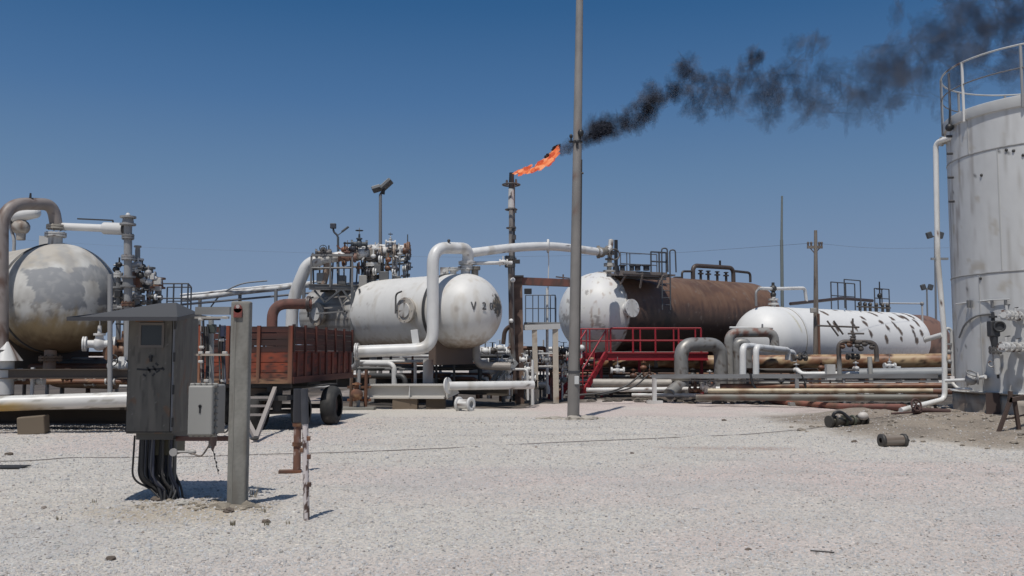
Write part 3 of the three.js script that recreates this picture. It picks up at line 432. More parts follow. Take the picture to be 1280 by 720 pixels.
// ------------------------------------------------------------------ farm trailer
{
  const o = at(365, 478, 18.4); o.y = 0; const yaw = -.091, root = thing('farm_trailer', 'rusty red slat-sided farm trailer with its drawbar on the gravel', 'trailer', o, null, true); root.rotation.y = yaw;
  const W = 2.05, L = 4.6, yb = 1.0, ym = 1.63, yt = 2.18;
  const redF = (x, y, z) => { const a = fbm(x * 2.5, y * 3, z * 2.5 + 3), b = fbm(x * 9, y * 11, z * 9, 2); let c = mixc([.235, .055, .028], [.13, .036, .024], ss(-.25, .35, a)); c = mixc(c, [.06, .032, .025], ss(.05, .4, b + .4 * a)); c = mixc(c, [.05, .03, .025], .8 * ss(.0, .35, fbm(x * 1.6 + 9, y * 1.2, z * 1.6)) * ss(1.55, 1.7, y)); return mixc(c, mixc([.24, .14, .085], [.05, .035, .03], ss(-.1, .2, b)), .85 * ss(.28, .0, y - yb + .2 * a)); };
  const redShaded = (x, y, z) => { const c = redF(x, y, z); return [c[0] * .72, c[1] * .62, c[2] * .68]; };  // front red darkened for the sides, their shade put into the colour
  const darkRed = (x, y, z) => { const a = fbm(x * 5, y * 5, z * 5); return mixc([.10, .032, .024], [.035, .021, .019], ss(-.3, .3, a)); };
  part(root, 'bed', box(-W / 2, yb + .04, -L / 2, W - .06, .08, L - .06), dark, M.rust);
  for (let i = 0; i < 3; i++) part(root, 'plank', box(-W / 2, yb + .105 + i * .21, -.02 - .006 * (i % 2), W - .1, .198, .03, 0, 24).rotateZ(0), redF, M.rust); part(root, 'front_sheet', box(-W / 2, (yb + ym) / 2, -.05, W - .12, ym - yb, .015), darkRed, M.rust);
  for (const [x, w] of [[-W + .04, .08], [-1.38, .07], [-.72, .07], [-.04, .09]]) part(root, 'upright', box(x, (yb + yt) / 2, .01, w, yt - yb, .06), redF, M.rust);
  for (const y of [1.69, 1.825, 1.96, 2.105]) part(root, 'slat', box(-W / 2, y, -.025, W - .1, .118, .025), darkRed, M.rust);
  part(root, 'bottom_rail', box(-W / 2, yb + .03, .012, W, .1, .05, 0, 20), (x, y, z) => mixc(redF(x, y, z), [.26, .16, .09], .6 * ss(-.2, .3, fbm(x * 6, y * 6, z * 6))), M.rust);
  for (const [x, s] of [[0, 1], [-W, -1]]) {
    part(root, 'side_panel', box(x - s * .02, (yb + 1.66) / 2, -L / 2, .03, 1.66 - yb, L - .1, 0, 24), redShaded, M.rust);
    for (let i = 0; i < 9; i++) part(root, 'panel_rib', box(x + s * .012, (yb + 1.64) / 2 + .03, -.3 - i * .5, .034, 1.54 - yb, .12), redShaded, M.rust);
    part(root, 'side_rail', box(x + s * .012, yb + .05, -L / 2, .05, .14, L), redShaded, M.rust);
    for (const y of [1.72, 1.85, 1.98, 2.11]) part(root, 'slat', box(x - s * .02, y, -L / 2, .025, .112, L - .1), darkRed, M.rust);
    for (const z of [-.05, -.8, -1.55, -2.3, -3.05, -3.8, -L + .05]) part(root, 'upright', box(x + s * .005, (1.6 + yt) / 2 + .03, z, .05, yt - 1.6, .06), darkRed, M.rust);
  }
  part(root, 'tailgate', box(-W / 2, (yb + 1.66) / 2, -L + .02, W - .1, 1.66 - yb, .03), darkRed, M.rust);
  for (const y of [1.78, 1.97, 2.13]) part(root, 'slat', box(-W / 2, y, -L + .02, W - .1, .09, .025), darkRed, M.rust);
  for (const x of [-.5, -1.55]) part(root, 'chassis_beam', box(x, yb - .1, -L / 2, .1, .19, L - .1), dark, M.rust);
  for (const z of [-.12, -1.2, -3.4]) part(root, 'cross_member', box(-W / 2, yb - .06, z, W - .1, .1, .09), dark, M.rust);
  part(root, 'axle', [cyl(V(-W + .05, .42, -1.75), V(.25, .42, -1.75), .05, .05, 10), box(-.5, .66, -1.75, .09, .45, .5), box(-1.55, .66, -1.75, .09, .45, .5)], dark, M.rust);
  for (const x of [.32, -W + .02]) {
    const tp = []; for (let i = 0; i <= 20; i++) { const a = i / 20 * Math.PI; tp.push([.25 + .195 * Math.pow(Math.sin(a), .55), -.17 * Math.cos(a)]); }
    const ty = part(root, 'tyre', lathe(tp, V(x, .435, -1.75), V(1, 0, 0), 40), (q, y, z) => { const k = .035 * (1 + .4 * fbm(q * 9, y * 9, z * 9)); return mixc([k, k, k], [.2, .18, .16], .35 * ss(.1, .5, fbm(q * 3, y * 3, z * 3))); }, M.rubber);
    part(ty, 'rim', [disc(V(x, .415, -1.75), V(1, 0, 0), .25, .14, 24), disc(V(x, .415, -1.75), V(1, 0, 0), .08, .22, 12)], flat(.06, .04, .035, .3), M.rust);
  }
  const dol = (px, dd) => { const p = at(px, 520, dd).sub(o).applyAxisAngle(V(0, 1, 0), -yaw); return V(p.x, .38, p.z); }, dR = dol(376.5, 19), dL = dol(323, 18.7);
  for (const w of [dR, dL]) { const tp = []; for (let i = 0; i <= 20; i++) { const a = i / 20 * Math.PI; tp.push([.22 + .165 * Math.pow(Math.sin(a), .5), -.12 * Math.cos(a)]); } const ty = part(root, 'tyre', lathe(tp, w, V(1, 0, .05), 36), flat(.032, .031, .03, .4, 8), M.rubber); part(ty, 'rim', [disc(w, V(1, 0, .05), .23, .14, 24), disc(w, V(1, 0, .05), .07, .22, 12)], flat(.07, .05, .04, .3), M.rust); }
  part(root, 'front_axle', [cyl(dL, dR, .05, .05, 10), box((dL.x + dR.x) / 2, .68, dL.z, .6, .1, .5), cyl(V((dL.x + dR.x) / 2, .4, dL.z), V((dL.x + dR.x) / 2, .95, dL.z), .09, .12, 12)], dark, M.rust);
  for (const x of [-.42, -1.6]) part(root, 'leaf_spring', tube([V(x, .74, -1.25), V(x, .5, -1.75), V(x, .74, -2.25)], .04, { bend: .3, seg: 8 }), dark, M.rust);
  part(root, 'mudguard', box(.12, .9, -1.75, .34, .03, 1.1), dark, M.rust);
  // drawbar: two converging struts down to the hitch, with cross bars
  const hp = at(320, 551, 16.35), hr = hp.clone().sub(o).applyAxisAngle(V(0, 1, 0), -yaw), hit = V(hr.x, .06, hr.z), pale = flat(.3, .27, .25, .3);
  const da = V(-.36, yb - .12, 0), db = V(-1.12, .62, .1); part(root, 'drawbar', bar(da, hit, .075, .085), pale, M.rust); part(root, 'drawbar', bar(db, hit, .075, .085), pale, M.rust);
  part(root, 'hitch_eye', ring(hit.clone().add(V(0, 0, .08)), V(0, 1, 0), .06, .02, 16), dark, M.rust);
  for (const t of [.2, .38, .56]) part(root, 'crossbar', bar(da.clone().lerp(hit, t), db.clone().lerp(hit, t).setY(da.y + (hit.y - da.y) * t), .035, .045), pale, M.rust);
  part(root, 'toolbox', box(-.95, .72, -.5, .7, .3, .4), flat(.14, .11, .09, .3), M.rust);
  part(root, 'brake_hose', tube([V(-1.25, .8, .02), V(-1.15, .35, .4), V(-1.0, .05, .8), V(-.9, .1, 1.4)], .016, { bend: .3, seg: 8 }), dark);
}

// ------------------------------------------------------------------ the numbered white vessel
const VC = at(581, 389, 27), VR = 47.3 / F * 27;
{
  const C = VC, R = VR, root = thing('separator_vessel', 'white pressure vessel marked V 20 in black on its round head', 'pressure vessel', V(C.x, 0, C.z));
  const pt = hitSphere(623.5, 382, C, R), st = hitSphere(571, 386, C, R), st2 = hitSphere(608, 402, C, R);
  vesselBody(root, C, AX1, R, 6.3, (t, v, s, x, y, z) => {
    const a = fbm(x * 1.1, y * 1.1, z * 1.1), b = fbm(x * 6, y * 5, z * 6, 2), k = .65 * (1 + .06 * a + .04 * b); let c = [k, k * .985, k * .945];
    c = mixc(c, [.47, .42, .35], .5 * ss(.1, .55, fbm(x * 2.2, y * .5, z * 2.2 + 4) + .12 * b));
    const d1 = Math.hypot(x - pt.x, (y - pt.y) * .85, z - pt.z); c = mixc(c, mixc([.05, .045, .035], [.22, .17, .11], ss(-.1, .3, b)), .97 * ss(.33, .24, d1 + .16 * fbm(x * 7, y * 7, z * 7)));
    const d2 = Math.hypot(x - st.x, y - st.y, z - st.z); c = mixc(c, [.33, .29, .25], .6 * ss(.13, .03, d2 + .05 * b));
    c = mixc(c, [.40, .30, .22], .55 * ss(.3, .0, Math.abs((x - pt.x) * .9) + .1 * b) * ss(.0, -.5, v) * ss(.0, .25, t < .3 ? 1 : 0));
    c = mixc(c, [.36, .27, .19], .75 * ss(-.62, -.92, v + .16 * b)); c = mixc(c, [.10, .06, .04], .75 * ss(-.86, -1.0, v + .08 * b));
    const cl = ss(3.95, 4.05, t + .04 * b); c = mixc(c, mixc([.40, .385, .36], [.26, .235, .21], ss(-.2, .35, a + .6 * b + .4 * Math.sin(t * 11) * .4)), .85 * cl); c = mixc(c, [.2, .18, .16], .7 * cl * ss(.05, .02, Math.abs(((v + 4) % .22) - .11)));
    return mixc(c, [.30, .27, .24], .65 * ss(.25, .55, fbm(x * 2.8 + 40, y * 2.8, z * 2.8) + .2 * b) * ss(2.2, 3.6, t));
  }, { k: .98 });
  part(root, 'seam_band', band(C, AX1, R, .62, .10, .035), flat(.05, .05, .05, .3));
  // black lettering laid on the head
  const n0 = hitSphere(606, 382, C, R).sub(C).normalize(), ux = V(0, 1, 0).cross(n0).normalize(), uy = n0.clone().cross(ux);
  {
    const cv = document.createElement('canvas'); cv.width = 512; cv.height = 192; const q = cv.getContext('2d'); q.fillStyle = '#000'; q.fillRect(0, 0, 512, 192); q.fillStyle = '#fff'; q.textAlign = 'center'; q.textBaseline = 'middle';
    q.strokeStyle = '#fff'; q.lineWidth = 13; q.lineJoin = 'round'; const put = (t, x, y) => { q.fillText(t, x, y); q.strokeText(t, x, y); }; q.font = '168px sans-serif'; put('V', 90, 100); q.font = '148px sans-serif'; put('2', 285, 104); put('0', 432, 104);
    const id = q.getImageData(0, 0, 512, 192); for (let k = 0; k < id.data.length; k += 4) { const x = k / 4 % 512, y = k / 2048 | 0, w = clamp(.86 + .5 * fbm(x * .03, y * .03, 5, 3)); id.data[k] = id.data[k + 1] = id.data[k + 2] = id.data[k] * w; } q.putImageData(id, 0, 0);
    const tex = new THREE.CanvasTexture(cv), W2 = .46, H2 = .185, g = new THREE.PlaneGeometry(2 * W2, 2 * H2, 40, 16), p = g.attributes.position, o = hitSphere(603.5, 382, C, R).sub(C);
    for (let k = 0; k < p.count; k++) { const v = o.clone().addScaledVector(ux, p.getX(k)).addScaledVector(uy, p.getY(k)).normalize().multiplyScalar(R + .004).add(C); p.setXYZ(k, v.x, v.y, v.z); }
    g.computeVertexNormals(); part(root, 'lettering', g, null, new THREE.MeshStandardMaterial({ color: new THREE.Color(.06, .06, .065), roughness: .7, transparent: true, alphaMap: tex }));
  }
  // nozzle group on the crown
  const nz = V(C.x + .07, C.y, C.z + .0); const top = (dx, dz) => V(C.x + dx, C.y + R, C.z + dz);
  part(root, 'nozzle', [cyl(top(.02, .0).add(V(0, -.15, 0)), top(.02, 0).add(V(0, .3, 0)), .15, .15, 18), ...flangePair(top(.02, 0).add(V(0, .17, 0)), V(0, 1, 0), .24)], white(.3, .62));
  part(root, 'nozzle', [cyl(top(.3, -.05).add(V(0, -.15, 0)), top(.3, -.05).add(V(0, .2, 0)), .11, .11, 14), ...flangePair(top(.3, -.05).add(V(0, .17, 0)), V(0, 1, 0), .17)], flat(.22, .2, .17, .4));
  part(root, 'nozzle', [cyl(top(-.38, -.3).add(V(0, -.12, 0)), top(-.38, -.3).add(V(0, .18, 0)), .1, .1, 14), ...flangePair(top(-.38, -.3).add(V(0, .16, 0)), V(0, 1, 0), .17)], white(.35, .6));
  part(root, 'lifting_lug', [box(C.x - .66, C.y + R + .06, C.z - .42, .26, .34, .05), cyl(V(C.x - .66, C.y + R + .12, C.z - .46), V(C.x - .66, C.y + R + .12, C.z - .36), .05, .05, 12)], white(.2, .62));
  // manways on the side shell with davit arms
  const side = V(.64, 0, -.77).multiplyScalar(-1); // towards the yard
  for (const [px, py] of [[512, 389], [401, 396]]) {
    const r = ray(px, py); let best = 1e9, bt = 1; for (let t = 1; t < 6.3; t += .02) { const c = C.clone().addScaledVector(AX1, t).addScaledVector(side, R); const q = c.clone().sub(V(0, EYE, 0)).normalize(); const e = Math.abs(q.x / q.z - r.x / r.z); if (e < best) { best = e; bt = t; } }
    const c = C.clone().addScaledVector(AX1, bt).addScaledVector(side, R - .02).add(V(0, .02, 0)), mw = part(root, 'manway', [cyl(c.clone().addScaledVector(side, -.1), c.clone().addScaledVector(side, .17), .27, .27, 28)], white(.2, .6));
    part(mw, 'cover', flangePair(c.clone().addScaledVector(side, .17), side, .39, .045), (x, y, z) => mixc([.50, .46, .40], [.18, .13, .10], ss(-.05, .35, fbm(x * 7, y * 7, z * 7))));
    part(mw, 'cover_plate', disc(c.clone().addScaledVector(side, .235), side, .22, .04, 24), white(.35, .6));
    part(mw, 'davit_arm', tube([c.clone().addScaledVector(side, .1).add(V(-.36, -.1, 0)), c.clone().addScaledVector(side, .1).add(V(-.36, .5, 0)), c.clone().addScaledVector(side, .35).add(V(.0, .56, 0))], .028, { bend: .2, seg: 8 }), flat(.1, .095, .09));
  }
  const bt = C.clone().add(V(.1, -R, .1)); part(root, 'drain_elbow', tube([bt.clone().add(V(.25, .1, 0)), bt.clone().add(V(.28, -.5, .05)), bt.clone().add(V(1.3, -.52, .1))], .12, { bend: .3 }), flat(.27, .24, .21, .3));
  for (const t of [.55, 4.8]) { const c = C.clone().addScaledVector(AX1, t); const g = new THREE.BoxGeometry(1.7, .9, .28); g.rotateY(Math.atan2(AX1.x, AX1.z)); part(root, 'saddle', g.translate(c.x, C.y - R - .02, c.z), flat(.13, .095, .075, .4)); }
  part(root, 'support_leg', [box(at(535, 450, 26.2).x, .95, -26.25, .30, .95, .06), box(at(535, 450, 26.2).x - .1, .95, -26.35, .04, .95, .25)], white(.3, .5));
  part(root, 'support_leg', [bar(at(521, 436, 26), at(518, 412, 26), .2, .2)], white(.15, .62));
}
{
  const root = thing('equipment_skid', 'white beam skid with dark pipework under the vessel marked V 20', 'skid', V(-1.6, 0, -26));
  const gA = at(459, 489, 25.9), gB = at(556, 489, 25.7);
  part(root, 'skid_beam', ibeam(gA, gB, .42, .3, .05), (x, y, z) => { const a = fbm(x * 3, y * 5, z * 3); return mixc([.55, .53, .49], [.30, .25, .2], ss(.15, .5, a)); });
  part(root, 'stiffener', box(at(512, 489, 25.7).x, gA.y, -25.66, .03, .34, .13), white(.2, .6));
  part(root, 'end_plate', disc(at(560, 482, 25.6), V(.9, .1, .4), .24, .04, 24), white(.15, .66));
  part(root, 'skid_pipe', tube([at(561, 482.5, 25.6), at(667, 481, 26.4)], .125, { step: .1 }), white(.15, .64), M.gloss);
  part(root, 'gusset', bar(at(557, 494, 25.75), at(572, 487, 25.75), .06, .22), white(.35, .5));
  part(root, 'brace', bar(at(620, 482, 27.2), at(645, 452, 27.6), .1, .16), flat(.3, .31, .31, .3)); part(root, 'brace', bar(at(612, 480, 27.4), at(640, 446, 27.8), .06, .1), flat(.17, .18, .18, .3));
  part(root, 'rear_beam', ibeam(V(-6.2, .62, -30.3), V(.8, .62, -28.3), .3, .2), flat(.07, .06, .05, .4), M.rust);
  part(root, 'side_beam', ibeam(V(-.1, .5, -26.4), V(-5.2, .5, -30.6), .3, .2), flat(.08, .065, .05, .4), M.rust);
  for (let i = 0; i < 26; i++) { const x = -4.3 + 5 * rnd(), z = -26.7 - 3 * rnd(), h = .9 + .8 * rnd(), k = i % 4; part(root, k < 2 ? 'standpipe' : 'process_pipe', k < 2 ? cyl(V(x, .05, z), V(x, h, z), .03 + .05 * rnd(), .035, 9) : tube([V(x - 1.2, h * .9, z - .6), V(x, h * .9, z), V(x + .02, .2, z)], .035 + .05 * rnd(), { seg: 9 }), [grey(.15), rusty(1.5), flat(.06, .06, .06), white(.25, .6)][(i * 5 + (i >> 2)) % 4]); }
  for (let i = 0; i < 14; i++) { const x = -.6 + 1.7 * rnd(), z = -27 - 2 * rnd(), y = .75 + .7 * rnd(); part(root, 'small_valve', [ball(V(x, y, z), .08, 1.2, 1, 1, 8), disc(V(x - .1, y, z), V(1, 0, 0), .1, .03, 10), disc(V(x + .1, y, z), V(1, 0, 0), .1, .03, 10), cyl(V(x, y, z), V(x, y + .2, z), .02, .02, 6), disc(V(x, y + .2, z), V(0, 1, 0), .08, .015, 10)], i % 3 ? white(.2, .66) : grey(.2)); }
  part(root, 'drain_pot', cyl(V(-3.6, .35, -26.9), V(-2.9, .35, -26.9), .16, .16, 14), flat(.10, .11, .10)); part(root, 'pipe_stand', cyl(at(465 + 54, 480, 26.1).setY(.55), at(519, 450, 26.1).setY(1.35), .045, .045, 8), grey(.33));
  for (let i = 0; i < 3; i++) part(root, 'cross_pipe', tube([at(446, 452 + i * 9, 27.5 + i * .4), at(610, 451 + i * 9, 28 + i * .4)], .05 + .02 * i, { seg: 10 }), [white(.3, .6), flat(.05, .05, .05), rusty(1.3)][i]);
  for (const s of [.3, .65]) part(root, 'web_plate', box(gA.x + (gB.x - gA.x) * s, .35, -26.4, 1.1, .4, .05), flat(.045, .038, .032, .4), M.rust);
}
for (const [px, w, lab] of [[507, .72, 'square brown concrete block under the middle of the white skid beam'], [545, .55, 'dark brown concrete block beside the small white pipe spool']]) { const p = at(px, 505, 25.9); single('support_block', lab, 'concrete block', rbox(p.x, .15, p.z, w, .34, .4, .02, 3), (x, y, z) => { const k = concrete(x, y, z); return [k[0] * (px < 520 ? .8 : .45), k[1] * (px < 520 ? .64 : .36), k[2] * (px < 520 ? .52 : .3)]; }, M.concrete); }
{
  const g = at(581, 505, 24.9), c = onGround(g).add(V(0, .19, 0)), ax = V(.85, 0, .5).normalize();
  const root = thing('pipe_spool', 'small white flanged pipe spool lying below the white skid pipe', 'pipe spool', onGround(g));
  part(root, 'barrel', lathe([[.1, -.2], [.13, -.2], [.13, .2], [.1, .2], [.1, -.2]], c, ax, 24), white(.2, .66)); for (const s of [-1, 1]) part(root, 'flange', lathe([[.10, -.03], [.2, -.03], [.2, .03], [.10, .03], [.10, -.03]], c.clone().addScaledVector(ax, s * .2), ax, 24), white(.25, .66));
}
{ // white overhead piping on the numbered vessel
  const root = thing('overhead_pipe', 'thick white pipe rising as a tall hairpin beside the vessel marked V 20', 'pipe', at(541, 480, 25.9));
  const P = [at(446, 439.5, 25.6), at(541, 436, 25.9), at(541, 309.5, 25.9), at(586, 310.5, 26.9), at(584, 336, 27)];
  part(root, 'pipe', tube(P, .175, { bend: .52, step: .1, seg: 22 }), white(.04, .68), M.gloss);
  part(root, 'flange', flangePair(P[4].clone().add(V(0, .18, 0)), V(0, 1, 0), .27), white(.2, .6));
  part(root, 'gauge', [cyl(at(561, 308, 26.2), at(561, 299, 26.2), .025, .02, 8), ball(at(561, 301, 26.2), .05)], dark);
  part(root, 'end_flange', flangePair(at(446, 439.5, 25.6), V(1, 0, 0), .25), white(.2, .6));
}
{
  const root = thing('header_pipe', 'long bowed white header pipe running past the lamp pole to the brown tank', 'pipe', at(690, 420, 29));
  part(root, 'pipe', tube([at(582, 317, 26.9), at(605, 314, 27.2), at(640, 309.5, 28), at(690, 307, 29.3), at(752, 315.5, 31.3)], .14, { bend: 1.2, step: .15, seg: 18 }), white(.12, .68), M.gloss);
  part(root, 'clamp', ring(at(685, 307.5, 29.2), V(1, 0, 0), .19, .045, 24), white(.2, .6));
  part(root, 'hanging_rope', tube([at(685, 310, 29.2), at(686, 325, 29.2), at(685, 362, 29.2)], .022, { seg: 6 }), white(.1, .66));
  part(root, 'end_valve', [ball(at(751, 315.5, 31.3), .19), ...flangePair(at(748, 315, 31.2), V(1, 0, 0), .23), cyl(at(754, 315, 31.4), at(758, 313, 31.5), .13, .13, 12)], flat(.2, .18, .15, .5));
  part(root, 'hanger', [cyl(at(720, 312, 30.2), at(720, 318, 30.2), .03, .03, 8)], dark);
}
{
  const root = thing('vent_line', 'thin horizontal white pipe from the V 20 vessel crown to the stand pipe', 'pipe', at(610, 400, 27.3));
  part(root, 'pipe', tube([at(584, 329, 27), at(640, 328.5, 27.6)], .055, { seg: 12 }), white(.05, .7));
  part(root, 'valve_body', [ball(at(629, 328, 27.5), .09, 1.3, 1, 1), disc(at(625, 328.3, 27.5), V(1, 0, 0), .11, .04), disc(at(634, 328.3, 27.5), V(1, 0, 0), .11, .04), cyl(at(629, 328, 27.5), at(629, 320, 27.5), .025, .025, 8)], white(.2, .62));
}
{
  const root = thing('stand_pipe', 'dark rusted stand pipe to the right of the vessel marked V 20', 'pipe', at(641, 500, 28).setY(0));
  part(root, 'pipe', tube([at(637.5, 328, 28.0), at(639, 400, 28.0), at(644, 492, 28.0)], .075, { bend: .8, step: .12 }), (x, y, z) => mixc([.19, .18, .165], [.08, .055, .045], ss(-.1, .3, fbm(x * 3, y * 2, z * 3) + .35 * ss(2.9, 1.2, y))));
  for (const y of [322, 332]) part(root, 'flange', flangePair(at(637.5, y, 28.0), V(0, 1, 0), .17), flat(.1, .1, .1));
  part(root, 'fitting', [ball(at(641, 350, 27.9), .08), ball(at(639, 401, 27.9), .07)], white(.1, .7)); part(root, 'fitting', box(at(646, 327, 27.9).x, at(646, 327, 27.9).y, -27.9, .2, .12, .12), dark);
  part(root, 'branch', tube([at(641, 406, 28), at(631, 412, 28.2), at(629, 430, 28.3)], .07), flat(.12, .09, .08));
}
{
  const root = thing('goalpost_support', 'rusty goalpost support between the V 20 vessel and the lamp pole', 'pipe support', V(.4, 0, -28.6));
  part(root, 'column', bar(at(650, 505, 28.6).setY(0), at(647.5, 346, 28.6), .27, .27, 40), (x, y, z) => mixc([.19, .125, .095], [.075, .05, .042], ss(-.2, .3, fbm(x * 4, y * 2, z * 4))), M.rust);
  part(root, 'beam', bar(at(650, 351.5, 28.6), at(716, 354, 29.6), .26, .24, 20), (x, y, z) => mixc([.21, .09, .07], [.10, .07, .06], ss(-.2, .3, fbm(x * 4, y * 2, z * 4))), M.rust);
  part(root, 'cap_plate', box(at(648, 345.5, 28.6).x, at(648, 345.5, 28.6).y, -28.6, .34, .05, .3), flat(.17, .15, .13)); part(root, 'lamp_box', rbox(at(660, 364, 28.4).x, at(660, 364, 28.4).y, -28.45, .24, .18, .16, .02, 2), black);
  part(root, 'bracket', [bar(at(704, 349, 29.3), at(704, 343, 29.3), .05), bar(at(695, 346, 29.2), at(712, 348, 29.4), .04)], flat(.12, .09, .08));
}
{
  const root = thing('portal_stand', 'cream posts with a flat beam carrying a small platform beside the lamp pole', 'platform stand', V(1.1, 0, -29));
  const cream = (x, y, z) => { const a = fbm(x * 4, y * 1.6, z * 4), b = fbm(x * 14, y * 9, z * 14, 2); return mixc([.47, .42, .35], [.25, .16, .10], ss(.12, .5, a + .35 * b)); };
  part(root, 'leg', bar(at(670, 500, 28.8).setY(0), at(668, 411, 28.8), .165, .165, 30), cream); part(root, 'leg', bar(at(695, 498, 29).setY(0), at(694, 407, 29), .18, .18, 30), cream);
  part(root, 'leg', cyl(at(652, 480, 29.6), at(652, 416, 29.6), .055, .055, 10), white(.1, .55)); part(root, 'leg', cyl(at(684, 486, 30.2), at(684, 360, 30.2), .05, .05, 10), white(.05, .62));
  part(root, 'beam', bar(at(655, 409.5, 28.7), at(699, 408, 29), .2, .17), white(.2, .5)); part(root, 'deck', box(at(677, 405, 30).x, at(677, 405, 30).y, -30, 1.2, .05, 2), grey(.2));
  for (const y of [442, 458]) part(root, 'tie', cyl(at(670, y, 28.85), at(695, y, 29.05), .03, .03, 8), white(.1, .5));
}
{
  const root = thing('platform_railing', 'thin blue-grey railing on the small platform left of the lamp pole', 'railing', at(676, 404, 30));
  const y = at(676, 404, 30).y, P = (px, d) => V((px - 640) / F * d, y, -d);
  rails(root, [P(657, 30), P(666, 30), P(673, 30), P(681, 30), P(688, 30), P(694, 30), P(695, 31.5)], [.95, .5], .02, flat(.10, .115, .14));
}
{ // access platform with pipe train behind the trailer
  const root = thing('access_platform', 'grey steel access platform with braces over the far end of the V 20 vessel', 'platform', at(450, 500, 29).setY(0));
  const st = grey(.19, .03), dk = flat(.1, .105, .11), y = at(440, 359, 28.8).y, A = at(386, 361, 28.6), B = at(512, 358, 29.6); A.y = B.y = y;
  part(root, 'deck', [bar(A.clone().add(V(0, 0, -.6)), B.clone().add(V(0, 0, -.6)), 1.2, .05)], st);
  part(root, 'edge_beam', ibeam(A, B, .18, .12), st); part(root, 'edge_beam', ibeam(A.clone().add(V(.1, 0, -1.25)), B.clone().add(V(.1, 0, -1.25)), .18, .12), st);
  for (const [px, d, w] of [[440, 28.7, .09], [467, 28.9, .2], [447.5, 29.4, .08], [489, 30.2, .08]]) part(root, 'leg', bar(V((px - 640) / F * d, 0, -d), V((px - 640) / F * d, y, -d), w, w), w > .15 ? flat(.26, .25, .235) : dk);
  for (const [a, b, c, e] of [[393, 363, 406, 378], [428, 362, 440, 378], [449, 361, 457, 400], [462, 362, 452, 376], [476, 361, 489, 352], [406, 378, 426, 362]]) part(root, 'brace', bar(at(a, b, 28.7), at(c, e, 28.7), .06), dk);
  const P = (px) => V((px - 640) / F * 28.7, y, -28.7); rails(root, [P(388), P(412), P(439.5)], [1.02, .62], .035, st); part(root, 'rail', bar(P(388).add(V(0, 1.04, 0)), P(440).add(V(0, 1.04, 0)), .09, .07), st);
  for (const yy of [318, 326, 335]) part(root, 'conduit_rail', bar(at(390, yy + 2, 29.3), at(514, yy - 6, 30), .05, .06), [st, flat(.14, .13, .12), flat(.3, .28, .25)][yy % 3]);
  for (let i = 0; i < 16; i++) { const px = 392 + i * 7.6; part(root, 'stanchion', bar(at(px, 357, 29.2 + (i % 3) * .3), at(px + (i % 4) - 1, 316 + (i * 7) % 18, 29.2 + (i % 3) * .3), .045), i % 3 ? st : dk); }
  for (const [px, py, w, h] of [[402, 348, .3, .35], [428, 350, .24, .3], [454, 352, .26, .4], [480, 346, .3, .35], [496, 350, .25, .25], [472, 336, .22, .26]]) part(root, 'instrument_box', rbox(at(px, py, 29.1).x, at(px, py, 29.1).y, -29.1, w, h, .2, .02, 2), px % 4 ? flat(.3, .29, .27, .3) : flat(.12, .12, .12));
  for (const [a, b, c, e] of [[420, 362, 432, 392], [457, 362, 449, 392], [395, 392, 447, 388], [432, 398, 470, 392], [440, 378, 467, 362]]) part(root, 'brace', bar(at(a, b, 28.75), at(c, e, 28.75), .05), st);
  for (const yy of [372, 385]) part(root, 'tie', bar(at(405, yy, 28.9), at(447, yy - 2, 28.9), .05), flat(.28, .26, .24));
}
